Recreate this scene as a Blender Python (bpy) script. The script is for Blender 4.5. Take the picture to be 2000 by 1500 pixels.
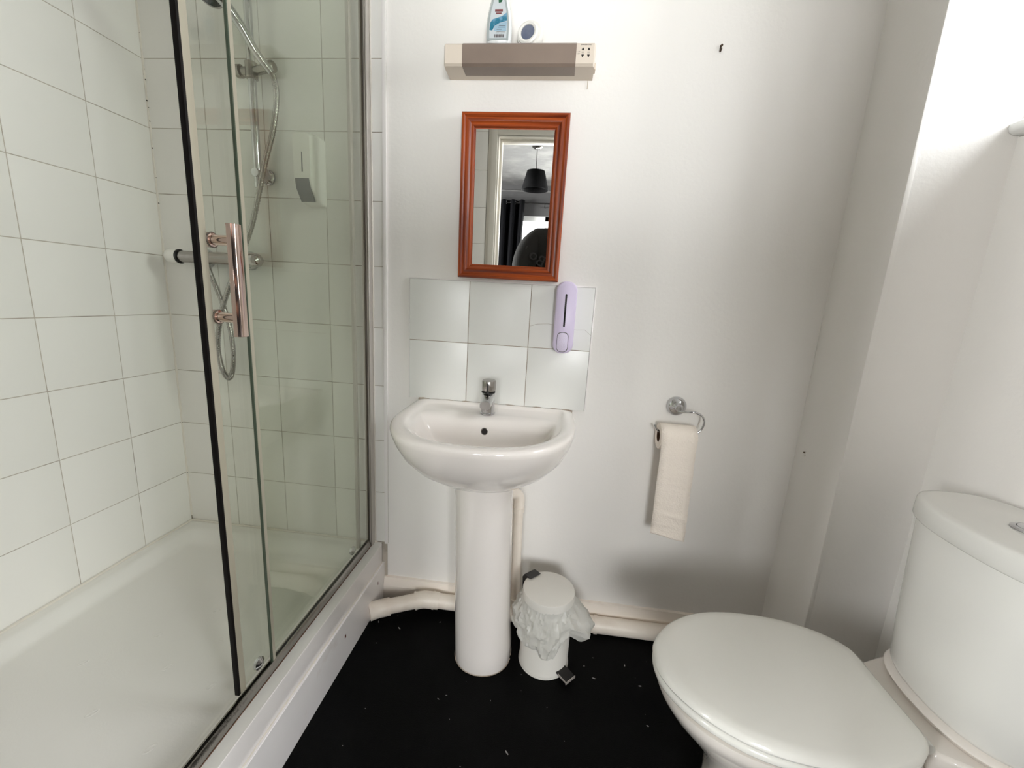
import bpy, bmesh, math, random
from math import sin, cos, pi, radians
from mathutils import Vector, Matrix, noise

random.seed(7)
for o in list(bpy.data.objects):
    bpy.data.objects.remove(o)
sc = bpy.context.scene
COL = sc.collection

# ------------------------------------------------------------------ camera, light, exposure
pitch, yaw, roll = -0.201039, -0.099348, 0.057683
fw = Vector((sin(yaw)*cos(pitch), cos(yaw)*cos(pitch), sin(pitch)))
rt = Vector((cos(yaw), -sin(yaw), 0))
up = rt.cross(fw)
r2 = rt*cos(roll) + up*sin(roll)
u2 = -rt*sin(roll) + up*cos(roll)
cam_d = bpy.data.cameras.new('camera')
cam_d.sensor_width = 36
cam_d.lens = 800.045505/2000*36
cam_d.clip_start = 0.005
cam = bpy.data.objects.new('camera', cam_d)
COL.objects.link(cam)
m = Matrix.Identity(4)
for i in range(3):
    m[i][0] = r2[i]; m[i][1] = u2[i]; m[i][2] = -fw[i]
m[0][3], m[1][3], m[2][3] = (0.48791, -1.34194, 0.34679)
cam.matrix_world = m
sc.camera = cam

OPAL_POWER = 0.0
world = bpy.data.worlds.new('world'); sc.world = world; world.use_nodes = True
bg = world.node_tree.nodes['Background']
bg.inputs[0].default_value = (0.86, 0.94, 1.0, 1)
bg.inputs[1].default_value = 1.0

def area(name, loc, rot, sx, sy, power, color):
    d = bpy.data.lights.new(name, 'AREA'); d.shape = 'RECTANGLE'
    d.size = sx; d.size_y = sy; d.energy = power; d.color = color
    o = bpy.data.objects.new(name, d); o.location = loc; o.rotation_euler = rot
    COL.objects.link(o); return o
# daylight standing outside the two windows; the side lamps are added fill light
area('daylight_bathroom_window', (2.05, -0.46, 1.24), (0, radians(64), radians(-12)), .62, .60, 26, (0.96, 0.975, 1.0))
area('daylight_bedroom_window', (0.9, -4.35, 1.0), (radians(90), 0, 0), 2.6, 1.6, 450, (0.985, 0.98, 0.985))
area('added_side_window_fill', (-1.75, -2.45, .75), (0, radians(-90), 0), 1.3, 1.4, 225, (0.985, 0.98, 0.985))
area('added_side_window_fill', (2.75, -2.45, .75), (0, radians(90), 0), 1.3, 1.4, 165, (0.985, 0.98, 0.985))
sc.view_settings.view_transform = 'Standard'
sc.view_settings.look = 'None'
sc.view_settings.gamma = 1
sc.view_settings.use_curve_mapping = False
sc.view_settings.exposure = 0.30
try:
    sc.cycles.max_bounces = 12; sc.cycles.transparent_max_bounces = 24
    sc.cycles.diffuse_bounces = 6; sc.cycles.glossy_bounces = 5
    sc.cycles.caustics_reflective = False; sc.cycles.caustics_refractive = False
    sc.cycles.sample_clamp_indirect = 6
    sc.cycles.use_adaptive_sampling = True; sc.cycles.adaptive_threshold = .03
    sc.cycles.use_denoising = True
except Exception: pass

# ------------------------------------------------------------------ materials
def lin(c):
    return tuple((x/12.92 if x <= .04045 else ((x+.055)/1.055)**2.4) for x in c)
def S(r, g, b): return lin((r/255, g/255, b/255)) + (1,)
def mat(name, col, rough=.5, metal=0, spec=.5, bump=None, coat=0, var=None, trans=0):
    """col: srgb 0-255 tuple; bump=(scale,strength,dist,detail); var=(scale,col2,lo,hi)"""
    M = bpy.data.materials.new(name); M.use_nodes = True
    nt = M.node_tree; b = nt.nodes['Principled BSDF']
    b.inputs['Base Color'].default_value = S(*col)
    b.inputs['Roughness'].default_value = rough
    b.inputs['Metallic'].default_value = metal
    b.inputs['Specular IOR Level'].default_value = spec
    if coat:
        b.inputs['Coat Weight'].default_value = coat; b.inputs['Coat Roughness'].default_value = .04
    tc = nt.nodes.new('ShaderNodeTexCoord')
    if var:
        n = nt.nodes.new('ShaderNodeTexNoise'); n.inputs['Scale'].default_value = var[0]
        n.inputs['Detail'].default_value = 6
        nt.links.new(tc.outputs['Object'], n.inputs['Vector'])
        r = nt.nodes.new('ShaderNodeValToRGB')
        r.color_ramp.elements[0].position = var[2]; r.color_ramp.elements[1].position = var[3]
        r.color_ramp.elements[0].color = S(*col); r.color_ramp.elements[1].color = S(*var[1])
        nt.links.new(n.outputs['Fac'], r.inputs['Fac'])
        nt.links.new(r.outputs['Color'], b.inputs['Base Color'])
    if bump:
        n = nt.nodes.new('ShaderNodeTexNoise'); n.inputs['Scale'].default_value = bump[0]
        n.inputs['Detail'].default_value = bump[3] if len(bump) > 3 else 3
        nt.links.new(tc.outputs['Object'], n.inputs['Vector'])
        bp = nt.nodes.new('ShaderNodeBump'); bp.inputs['Strength'].default_value = bump[1]
        bp.inputs['Distance'].default_value = bump[2]
        nt.links.new(n.outputs['Fac'], bp.inputs['Height'])
        nt.links.new(bp.outputs['Normal'], b.inputs['Normal'])
    return M

def glass_mat(name, tint, f0=.045, strength=.7):
    M = bpy.data.materials.new(name); M.use_nodes = True; nt = M.node_tree
    for n in list(nt.nodes):
        if n.type == 'BSDF_PRINCIPLED': nt.nodes.remove(n)
    out = [n for n in nt.nodes if n.type == 'OUTPUT_MATERIAL'][0]
    t = nt.nodes.new('ShaderNodeBsdfTransparent'); t.inputs[0].default_value = tint + (1,)
    g = nt.nodes.new('ShaderNodeBsdfGlossy'); g.inputs['Roughness'].default_value = .01
    g.inputs['Color'].default_value = (1, 1, 1, 1)
    lw = nt.nodes.new('ShaderNodeLayerWeight'); lw.inputs['Blend'].default_value = .5
    p = nt.nodes.new('ShaderNodeMath'); p.operation = 'POWER'; p.inputs[1].default_value = 5
    a = nt.nodes.new('ShaderNodeMath'); a.operation = 'MULTIPLY_ADD'; a.inputs[1].default_value = strength; a.inputs[2].default_value = f0
    mx = nt.nodes.new('ShaderNodeMixShader')
    nt.links.new(lw.outputs['Facing'], p.inputs[0]); nt.links.new(p.outputs[0], a.inputs[0])
    nt.links.new(a.outputs[0], mx.inputs[0]); nt.links.new(t.outputs[0], mx.inputs[1]); nt.links.new(g.outputs[0], mx.inputs[2])
    nt.links.new(mx.outputs[0], out.inputs[0])
    return M

PAINT = mat('wall_paint', (236, 233, 229), .55, bump=(90, .12, .004, 4), spec=.3)
CEIL = mat('ceiling_paint', (240, 239, 237), .7)
TILE = mat('white_tile', (234, 232, 227), .22, bump=(9, .05, .01, 2))
TILE2 = mat('splashback_tile', (226, 226, 222), .3, bump=(14, .05, .01, 2))
GROUT = mat('grout', (186, 178, 166), .9, var=(9, (128, 118, 106), .50, .72))
GROUTW = mat('grout_white', (176, 162, 148), .8, var=(40, (140, 122, 108), .45, .7))
CRACKM = mat('crack_fill', (110, 104, 98), .9)
CER = mat('ceramic', (240, 234, 229), .08, coat=.5)
CERP = mat('pan_ceramic', (226, 220, 213), .09, coat=.5)
CERC = mat('cistern_ceramic', (220, 219, 214), .2, coat=.25)
SEATM = mat('seat_plastic', (230, 229, 223), .14)
ACR = mat('tray_acrylic', (234, 232, 227), .22, bump=(240, .10, .0015, 1))
ACRW = mat('tray_rim_acrylic', (238, 234, 232), .16)
RISER = mat('riser_gloss_board', (246, 243, 243), .25, var=(9, (226, 216, 211), .60, .8))
CHROME = mat('chrome', (200, 200, 202), .08, 1)
CHROMED = mat('worn_chrome', (166, 162, 158), .22, 1, bump=(120, .3, .002))
CHROMEP = mat('warm_chrome', (214, 192, 182), .12, 1)
ALU = mat('satin_aluminium', (204, 198, 192), .35, .55)
ALUD = mat('dark_aluminium', (120, 112, 104), .3, 1)
SEAL = mat('clear_seal_strip', (166, 160, 142), .3, spec=.6)
BLACKSEAL = mat('black_magnetic_seal', (9, 5, 4), .6, spec=.2)
BEAD = mat('silicone', (222, 216, 206), .35)
VINYL = mat('black_vinyl', (7, 7, 7), .6, bump=(420, .45, .002, 2), spec=.08, var=(5, (15, 15, 15), .5, .8))
WHITEP = mat('white_plastic', (232, 230, 224), .3)
UPVC = mat('white_upvc', (236, 236, 234), .25)
GLOSSW = mat('white_gloss_paint', (240, 231, 221), .3, bump=(30, .1, .004), var=(8, (222, 208, 196), .6, .8))
DOORW = mat('door_gloss_paint', (214, 210, 200), .35)
PIPEM = mat('pipe_plastic', (242, 232, 220), .35, var=(12, (226, 212, 198), .5, .8))
CREAM = mat('cream_plastic', (216, 204, 190), .4)
DIFF = mat('beige_diffuser', (138, 122, 111), .35, var=(6, (126, 111, 101), .4, .7))
BLACK = mat('black_plastic', (16, 14, 13), .4)
DARKHOLE = mat('dark_recess', (26, 20, 17), .7)
LAV = mat('lavender_plastic', (216, 204, 230), .35)
LAVB = mat('lavender_button', (214, 204, 226), .5, bump=(700, .5, .002, 0))
BINM = mat('bin_enamel', (224, 221, 214), .35)
PAPER = mat('tissue_paper', (244, 234, 223), .95, spec=.1)
CARD = mat('cardboard', (92, 66, 46), .9)
GREYW = mat('smoked_window', (92, 92, 90), .25)
BULBM = mat('bulb_glass', (225, 222, 215), .2)
BLUE = mat('blue_label', (34, 112, 138), .35, var=(60, (110, 152, 180), .45, .6))
LBLBLUE = mat('pale_blue_label', (150, 178, 196), .35)
LBL = mat('label_white', (196, 202, 206), .35)
PRINT = mat('label_print', (60, 44, 44), .5)
PRINTR = mat('label_red_print', (120, 60, 62), .5)
GREENL = mat('green_leaf_print', (16, 84, 52), .5)
SPRAY = mat('bottle_plastic', (222, 224, 224), .2)
GREYR = mat('grey_panel', (160, 168, 168), .3)
GEL = mat('grey_gel', (112, 118, 136), .25, var=(30, (90, 100, 124), .45, .65))
RUST = mat('rusty_steel', (92, 78, 66), .5, .8)
FABRICB = mat('black_curtain_cloth', (12, 12, 14), .95, spec=.1)
SHADE = mat('black_lamp_shade', (14, 14, 15), .9, spec=.1)
SHADEIN = mat('shade_lining', (70, 68, 66), .9)
BEDW = mat('grey_bedroom_paint', (66, 65, 65), .7, bump=(8, .3, .01))
BEDC = mat('bedroom_ceiling_paint', (88, 87, 86), .8, bump=(9, .6, .02, 8), var=(5, (112, 110, 108), .45, .7))
CARPET = mat('grey_carpet', (96, 94, 92), .98, bump=(300, .6, .006))
SWEAT = mat('black_sweatshirt', (34, 33, 31), .9, bump=(160, .4, .004), spec=.2)
SWEATL = mat('sweatshirt_lettering', (5, 5, 5), .5)
TROUS = mat('dark_trousers', (28, 30, 36), .9)
SKIN = mat('skin', (196, 150, 126), .55)
HAIR = mat('brown_hair', (46, 34, 26), .7)
SHOE = mat('dark_shoes', (24, 22, 22), .6)
EYEW = mat('eye_white', (225, 222, 218), .3)
LIPS = mat('lips', (168, 104, 94), .5)
PHONEM = mat('phone_glass', (18, 18, 20), .1)
FLECK = mat('pale_flecks', (150, 148, 146), .8)
DIRT = mat('brown_chip', (92, 48, 38), .8)
MOULD = mat('brown_grime', (104, 74, 54), .8)
GLASS = glass_mat('shower_glass', (.952, .966, .938), .03, .55)
CLEAR = glass_mat('window_glass', (.97, .98, .98), .04, .8)

MIRROR = bpy.data.materials.new('mirror_silver'); MIRROR.use_nodes = True
_b = MIRROR.node_tree.nodes['Principled BSDF']
_b.inputs['Base Color'].default_value = (.86, .86, .84, 1); _b.inputs['Metallic'].default_value = 1; _b.inputs['Roughness'].default_value = .005

def wood_mat(name, axis):
    M = bpy.data.materials.new(name); M.use_nodes = True; nt = M.node_tree; b = nt.nodes['Principled BSDF']
    tc = nt.nodes.new('ShaderNodeTexCoord'); mp = nt.nodes.new('ShaderNodeMapping')
    sc_ = [110, 110, 110]; sc_[axis] = 3.0; mp.inputs['Scale'].default_value = sc_
    n = nt.nodes.new('ShaderNodeTexNoise'); n.inputs['Scale'].default_value = 1; n.inputs['Detail'].default_value = 5
    r = nt.nodes.new('ShaderNodeValToRGB')
    r.color_ramp.elements[0].position = .35; r.color_ramp.elements[0].color = S(98, 32, 8)
    r.color_ramp.elements[1].position = .68; r.color_ramp.elements[1].color = S(176, 80, 28)
    nt.links.new(tc.outputs['Object'], mp.inputs[0]); nt.links.new(mp.outputs[0], n.inputs['Vector'])
    nt.links.new(n.outputs['Fac'], r.inputs[0]); nt.links.new(r.outputs[0], b.inputs['Base Color'])
    b.inputs['Roughness'].default_value = .4; b.inputs['Specular IOR Level'].default_value = .3; b.inputs['Coat Weight'].default_value = .08; b.inputs['Coat Roughness'].default_value = .16
    return M
WOODV = wood_mat('mahogany_upright', 2); WOODH = wood_mat('mahogany_rail', 0)

def quilt():
    nt = PAPER.node_tree; b = nt.nodes['Principled BSDF']
    tc = nt.nodes.new('ShaderNodeTexCoord'); v = nt.nodes.new('ShaderNodeTexVoronoi'); v.inputs['Scale'].default_value = 190
    n = nt.nodes.new('ShaderNodeTexNoise'); n.inputs['Scale'].default_value = 24
    a = nt.nodes.new('ShaderNodeMath'); a.operation = 'ADD'
    bp = nt.nodes.new('ShaderNodeBump'); bp.inputs['Strength'].default_value = .55; bp.inputs['Distance'].default_value = .002
    for q in (v, n): nt.links.new(tc.outputs['Object'], q.inputs['Vector'])
    nt.links.new(v.outputs['Distance'], a.inputs[0]); nt.links.new(n.outputs['Fac'], a.inputs[1])
    nt.links.new(a.outputs[0], bp.inputs['Height']); nt.links.new(bp.outputs[0], b.inputs['Normal'])
quilt()

def liner_mat():
    M = bpy.data.materials.new('thin_liner_plastic'); M.use_nodes = True; nt = M.node_tree
    b = nt.nodes['Principled BSDF']; out = [n for n in nt.nodes if n.type == 'OUTPUT_MATERIAL'][0]
    b.inputs['Base Color'].default_value = S(236, 235, 230); b.inputs['Roughness'].default_value = .35
    t = nt.nodes.new('ShaderNodeBsdfTransparent'); tl = nt.nodes.new('ShaderNodeBsdfTranslucent'); tl.inputs[0].default_value = S(236, 236, 230)
    m1 = nt.nodes.new('ShaderNodeMixShader'); m1.inputs[0].default_value = .35
    m2 = nt.nodes.new('ShaderNodeMixShader'); m2.inputs[0].default_value = .12
    nt.links.new(b.outputs[0], m1.inputs[1]); nt.links.new(tl.outputs[0], m1.inputs[2])
    nt.links.new(m1.outputs[0], m2.inputs[1]); nt.links.new(t.outputs[0], m2.inputs[2]); nt.links.new(m2.outputs[0], out.inputs[0])
    return M
LINER = liner_mat()
OPAL = mat('opal_glass', (240, 238, 232), .3)
OPAL.node_tree.nodes['Principled BSDF'].inputs['Emission Color'].default_value = (1, .95, .88, 1)
OPAL.node_tree.nodes['Principled BSDF'].inputs['Emission Strength'].default_value = OPAL_POWER
GLEDGE = mat('glass_edge_green', (72, 84, 70), .2)
LEAF = mat('garden_leaves', (214, 206, 96), .8)

# ------------------------------------------------------------------ mesh helpers
def link(name, me, mt, parent=None, smooth=None):
    o = bpy.data.objects.new(name, me)
    if mt is not None and not me.materials: me.materials.append(mt)
    COL.objects.link(o)
    if parent is not None: o.parent = parent
    return o
def fin(name, bm, mt, parent=None, smooth=False, angle=40, sub=0, bev=0):
    bmesh.ops.recalc_face_normals(bm, faces=bm.faces)
    me = bpy.data.meshes.new(name); bm.to_mesh(me); bm.free()
    if smooth:
        for p in me.polygons: p.use_smooth = True
        try: me.set_sharp_from_angle(angle=radians(angle))
        except Exception: pass
    o = link(name, me, mt, parent)
    if bev:
        md = o.modifiers.new('bevel', 'BEVEL'); md.width = bev; md.segments = 3; md.limit_method = 'ANGLE'
        for p in me.polygons: p.use_smooth = True
        try: me.set_sharp_from_angle(angle=radians(50))
        except Exception: pass
    if sub:
        md = o.modifiers.new('subd', 'SUBSURF'); md.levels = sub; md.render_levels = sub
    return o
def bx(bm, x0, x1, y0, y1, z0, z1):
    r = bmesh.ops.create_cube(bm, size=1)
    for v in r['verts']:
        v.co = Vector(((x0+x1)/2 + v.co.x*(x1-x0), (y0+y1)/2 + v.co.y*(y1-y0), (z0+z1)/2 + v.co.z*(z1-z0)))
    return r['verts']
def box(name, x0, x1, y0, y1, z0, z1, mt, parent=None, bev=0):
    bm = bmesh.new(); bx(bm, x0, x1, y0, y1, z0, z1)
    if bev: bmesh.ops.bevel(bm, geom=bm.edges[:], offset=bev, segments=2, affect='EDGES', profile=.6)
    return fin(name, bm, mt, parent, smooth=bool(bev), angle=30)
def rings(bm, rs, cap0=True, cap1=True, closed=True):
    vs = [[bm.verts.new(p) for p in r] for r in rs]
    n = len(rs[0])
    for a, b in zip(vs, vs[1:]):
        for i in range(n if closed else n-1):
            j = (i+1) % n
            bm.faces.new((a[i], a[j], b[j], b[i]))
    if cap0 and closed: bm.faces.new(vs[0][::-1])
    if cap1 and closed: bm.faces.new(vs[-1])
    return vs
def circ(c, r, ax=(0, 0, 1), n=24, rx=None):
    ax = Vector(ax).normalized(); t = Vector((1, 0, 0)) if abs(ax.x) < .9 else Vector((0, 1, 0))
    u = (t - ax*t.dot(ax)).normalized(); v = ax.cross(u)
    return [Vector(c) + u*(r*cos(2*pi*i/n)) + v*((rx or r)*sin(2*pi*i/n)) for i in range(n)]
def lathe(bm, c, ax, prof, n=32):
    """prof: list of (radius, height along ax)"""
    ax = Vector(ax).normalized()
    rings(bm, [circ(Vector(c)+ax*h, max(r, 1e-4), ax, n) for r, h in prof])
def lat(name, c, ax, prof, mt, parent=None, n=32, angle=40):
    bm = bmesh.new(); lathe(bm, c, ax, prof, n); return fin(name, bm, mt, parent, True, angle)
def catmull(pts, k=8):
    P = [Vector(p) for p in pts]; P = [P[0]*2-P[1]] + P + [P[-1]*2-P[-2]]; out = []
    for i in range(1, len(P)-2):
        for j in range(k):
            t = j/k; a, b, c, d = P[i-1:i+3]
            out.append(.5*((2*b)+(c-a)*t+(2*a-5*b+4*c-d)*t*t+(3*b-a-3*c+d)*t**3))
    out.append(P[-2]); return out
def tube_pts(bm, pts, r, n=12, rfun=None):
    pts = [Vector(p) for p in pts]; rs = []; u = None
    for i, p in enumerate(pts):
        t = (pts[min(i+1, len(pts)-1)] - pts[max(i-1, 0)]).normalized()
        if u is None:
            a = Vector((0, 0, 1)) if abs(t.z) < .9 else Vector((1, 0, 0)); u = (a - t*a.dot(t)).normalized()
        else: u = (u - t*u.dot(t)).normalized()
        v = t.cross(u); rr = rfun(i, i/(len(pts)-1)) if rfun else r
        rs.append([p + u*(rr*cos(2*pi*k/n)) + v*(rr*sin(2*pi*k/n)) for k in range(n)])
    rings(bm, rs)
def tube(name, pts, r, mt, parent=None, n=16, k=8, rfun=None, smooth_path=True):
    bm = bmesh.new(); tube_pts(bm, catmull(pts, k) if smooth_path else pts, r, n, rfun)
    return fin(name, bm, mt, parent, True, 50)
def se(c, n):  # signed power
    return math.copysign(abs(c)**(2/n), c)
def dring(cx, cy, z, a, bf, bb, nf=2.3, nb=8, N=96):
    """D plan: front towards -Y (bf, exponent nf), back towards +Y (bb, exponent nb)"""
    out = []
    for i in range(N):
        t = 2*pi*i/N; c, s = cos(t), sin(t)
        if s <= 0: out.append(Vector((cx+a*se(c, nf), cy+bf*se(s, nf), z)))
        else: out.append(Vector((cx+a*se(c, nb), cy+bb*se(s, nb), z)))
    return out
def empty(name, label, cat, loc=(0, 0, 0), group=None):
    o = bpy.data.objects.new(name, None); COL.objects.link(o); o.location = loc; o.empty_display_size = .05
    o['label'] = label; o['category'] = cat
    if group: o['group'] = group
    return o
def keep(o):
    """parts are modelled in world coordinates: cancel the empty's own offset"""
    for c in o.children:
        c.matrix_parent_inverse = Matrix.Translation(-o.location)
def struct(o, label=None, cat=None):
    o['kind'] = 'structure'
    if label: o['label'] = label
    if cat: o['category'] = cat
    return o
def tagg(o, label, cat, group=None):
    o['label'] = label; o['category'] = cat
    if group: o['group'] = group
    return o

# ------------------------------------------------------------------ room shell
FZ, CZ = -.80, 1.56
XL, XR = -.886, 1.487
YF = -1.20          # bathroom face of the door wall
YB = -3.85          # bedroom window wall
floor = struct(box('floor', XL-.1, XR+.3, YF-.12, .1, FZ-.05, FZ, VINYL), 'black speckled vinyl floor', 'floor')
floor2 = struct(box('floor', -1.6, 2.6, YB-.1, YF-.12, FZ-.05, FZ, CARPET), 'grey bedroom carpet behind the doorway', 'floor')
struct(box('ceiling', XL-.1, XR+.3, YF-.05, .1, CZ, CZ+.05, CEIL), 'white bathroom ceiling', 'ceiling')
struct(box('ceiling', -1.6, 2.6, YB-.1, YF-.05, CZ, CZ+.05, BEDC), 'grey bedroom ceiling seen in the mirror', 'ceiling')
wb = struct(box('wall_back', XL-.1, XR+.3, 0, .1, FZ, CZ, PAINT), 'painted off-white wall behind the basin', 'wall')
wl = struct(box('wall_left', XL-.1, XL-.002, YF-.1, 0, FZ, CZ, GROUT), 'white tiled wall on the left of the shower', 'wall')
# right wall with the window opening
WY0, WY1, WZ0, WZ1 = -.74, -.211, .80, 1.40
bm = bmesh.new()
bx(bm, XR, XR+.24, YF-.1, .0, FZ, WZ0-.03)
bx(bm, XR, XR+.24, YF-.1, .0, WZ1, CZ)
bx(bm, XR, XR+.24, YF-.1, WY0, WZ0-.03, WZ1)
bx(bm, XR, XR+.24, WY1, .0, WZ0-.03, WZ1)
wr = struct(fin('wall_right', bm, PAINT), 'painted off-white wall behind the toilet cistern', 'wall')
# boxed-in corner
BXX, BXY = 1.28, -.209
wc = struct(box('wall_corner', BXX, XR+.01, BXY, .02, FZ, CZ, PAINT), 'boxed-in pipe chase in the corner beside the toilet', 'wall')
bead = box('corner_bead', BXX-.0015, BXX+.010, BXY-.0015, BXY+.004, FZ, CZ, PAINT, wc, .0012)
# door wall
DX0, DX1, DZ1 = .088, .90, 1.205
bm = bmesh.new()
bx(bm, XL, DX0-.03, YF-.12, YF, FZ, CZ); bx(bm, DX1+.03, XR+.2, YF-.12, YF, FZ, CZ); bx(bm, DX0-.03, DX1+.03, YF-.12, YF, DZ1+.03, CZ)
wf = struct(fin('wall_front', bm, GROUT), 'wall with the doorway behind the camera', 'wall')
bm = bmesh.new(); bx(bm, DX1+.09, XR, YF, YF+.004, FZ, CZ)
fin('plaster_skim', bm, PAINT, wf)
door = struct(bpy.data.objects.new('door_1', None), 'white painted door frame reflected in the mirror', 'door frame'); COL.objects.link(door)
for (x0, x1, z0, z1, nm) in ((DX0-.03, DX0, FZ, DZ1, 'door_lining'), (DX1, DX1+.03, FZ, DZ1, 'door_lining'), (DX0-.03, DX1+.03, DZ1, DZ1+.03, 'door_lining')):
    box(nm, x0, x1, YF-.125, YF+.004, z0, z1, DOORW, door)
for yy, s in ((YF, 1), (YF-.12, -1)):
    for k, (w, t) in enumerate(((.050, .010), (.034, .017))):
        a, b = (yy, yy+t*s) if s > 0 else (yy+t*s, yy)
        o1 = .008
        box('architrave', DX0-o1-w, DX0-o1, a, b, FZ, DZ1+o1+w, DOORW, door, .002)
        box('architrave', DX1+o1, DX1+o1+w, a, b, FZ, DZ1+o1+w, DOORW, door, .002)
        box('architrave', DX0-o1, DX1+o1, a, b, DZ1+o1, DZ1+o1+w, DOORW, door, .002)
for (x0, x1, z0, z1) in ((DX0, DX0+.012, FZ, DZ1), (DX1-.012, DX1, FZ, DZ1), (DX0+.012, DX1-.012, DZ1-.012, DZ1)):
    box('door_stop', x0, x1, YF-.08, YF-.04, z0, z1, DOORW, door, .002)

cl = empty('added_ceiling_light', 'added round opal glass ceiling light, unlit, above the bathroom floor', 'ceiling light', (.45, -.62, CZ))  # unseen lamp, added as fill for the bathroom and left switched off
lat('lamp_base', (.45, -.62, CZ), (0, 0, -1), [(.120, 0), (.122, .004), (.122, .018), (.118, .02)], WHITEP, cl, 48)
lat('opal_dome', (.45, -.62, CZ-.018), (0, 0, -1), [(.112, 0), (.112, .02), (.098, .045), (.070, .062), (.035, .072), (.001, .075)], OPAL, cl, 48, 80)
keep(cl)

# ------------------------------------------------------------------ wall tiles
P_, G_ = .2, .0020
ZS = .0304
tile_cache = {}
def tile_mesh(w, h, d=.007, mt=TILE):
    key = (round(w, 4), round(h, 4), mt.name)
    if key in tile_cache: return tile_cache[key]
    bm = bmesh.new(); bx(bm, -w/2, w/2, -d/2, d/2, -h/2, h/2)
    ed = [e for e in bm.edges if all(v.co.y < 0 for v in e.verts)]
    bmesh.ops.bevel(bm, geom=ed, offset=.0016, segments=2, affect='EDGES', profile=.6)
    me = bpy.data.meshes.new('tile'); bm.to_mesh(me); bm.free(); me.materials.append(mt)
    for p in me.polygons: p.use_smooth = True
    try: me.set_sharp_from_angle(angle=radians(35))
    except Exception: pass
    tile_cache[key] = me; return me
def put_tile(a0, a1, z0, z1, side, parent, mt=TILE):
    w, h = a1-a0-G_, z1-z0-G_
    if w < .006 or h < .01: return
    me = tile_mesh(w, h, mt=mt); o = bpy.data.objects.new('tile', me); COL.objects.link(o); o.parent = parent
    j = random.uniform(-.0002, .0002); c, z = (a0+a1)/2, (z0+z1)/2
    if side == 'back': o.location = (c, -.0035+j, z)
    elif side == 'left': o.location = (XL+.0020+j, c, z); o.rotation_euler = (0, 0, radians(90))
    elif side == 'front': o.location = (c, YF+.0035+j, z); o.rotation_euler = (0, 0, radians(180))
    o.rotation_euler.x += random.uniform(-.0005, .0005); 
    return o
zr = [(ZS-.6+P_*k, min(CZ-.002, ZS-.6+P_*(k+1))) for k in range(12) if ZS-.6+P_*k < CZ-.02]
box('grout_bed', XL-.001, -.083, -.0056, .001, FZ, CZ-.001, GROUT, wb)
box('grout_bed', XL-.003, XL+.0042, YF, -.001, FZ, CZ-.001, GROUT, wl)
box('grout_bed', XL, DX0-.062, YF-.001, YF+.0056, FZ, CZ-.001, GROUT, wf)
for z0, z1 in zr:
    x = -.083
    for k in range(4):
        put_tile(-.08-P_*(k+1), -.083 if k == 0 else -.08-P_*k, z0, z1, 'back', wb)
    y = -.008
    for k in range(6):
        a1 = -.008 if k == 0 else -.193-P_*(k-1); a0 = max(-.193-P_*k, YF+.008)
        put_tile(a0, a1, z0, z1, 'left', wl)
    for k in range(5):
        put_tile(XL+.01+P_*k-(.0), min(XL+.01+P_*(k+1), DX0-.060), z0, z1, 'front', wf)
trim = struct(box('trim_1', -.0905, -.078, -.0095, 0, -.575, CZ-.002, ACRW, None, .0015), 'white plastic trim where the shower tiles end', 'trim')
# silicone in the shower corner and along the tray
bm = bmesh.new(); tube_pts(bm, [(XL+.006, -.006, z/20) for z in range(-11, 32)], .005, 8, lambda i, t: .0045+.0012*sin(i*2.3)); fin('corner_sealant', bm, BEAD, wl, True)
bm = bmesh.new()
for z in (1.10, 1.0, .985, .97, .91, .89, .85, .83, .77, .68, .60, .42, -.17, -.37):
    s = random.uniform(.0012, .0026); bmesh.ops.create_icosphere(bm, subdivisions=1, radius=s, matrix=Matrix.Translation((XL+.009+random.uniform(-.002, .003), -.0095, z)))
mo = fin('mould_specks', bm, DARKHOLE, wl); mo['kind'] = 'stuff'

bm = bmesh.new(); tube_pts(bm, [(-.0905, -.002, -.576-.0068*i) for i in range(21)], .0025, 6, lambda i, t: .0018+.0016*abs(sin(i*1.1))); fin('stained_sealant', bm, MOULD, wb, True)
# skirting
sk = struct(bpy.data.objects.new('baseboard_back', None), 'white painted skirting board behind the pipes', 'skirting board'); COL.objects.link(sk)
bm = bmesh.new(); prof = [(0, FZ), (-.018, FZ), (-.018, -.745), (-.012, -.722), (-.010, -.713), (0, -.711)]
rings(bm, [[Vector((x, y, z)) for y, z in prof] for x in [-.092+.0573*i for i in range(25)]])
for v in bm.verts: v.co.z += noise.noise(v.co*9)*.0015 if v.co.z > FZ+.01 else 0
fin('skirting_board', bm, GLOSSW, sk)
# window 1
w1 = struct(bpy.data.objects.new('window_1', None), 'white window above the toilet at the right edge', 'window'); COL.objects.link(w1)
wx = XR+.19
for (y0, y1, z0, z1) in ((WY0, WY1, WZ0, WZ0+.05), (WY0, WY1, WZ1-.05, WZ1), (WY0, WY0+.05, WZ0+.05, WZ1-.05), (WY1-.05, WY1, WZ0+.05, WZ1-.05)):
    box('window_frame', wx-.03, wx+.03, y0, y1, z0, z1, UPVC, w1, .003)
box('window_pane', wx-.004, wx+.004, WY0+.05, WY1-.05, WZ0+.05, WZ1-.05, CLEAR, w1)
bm = bmesh.new(); prof = [(XR+.17, WZ0), (XR-.018, WZ0), (XR-.024, WZ0-.004), (XR-.026, WZ0-.012), (XR-.022, WZ0-.021), (XR-.012, WZ0-.026), (XR+.17, WZ0-.028)]
rings(bm, [[Vector((x, y, z)) for x, z in prof] for y in (WY0-.02, BXY-.001)])
fin('window_sill', bm, UPVC, w1, True, 40)

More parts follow.
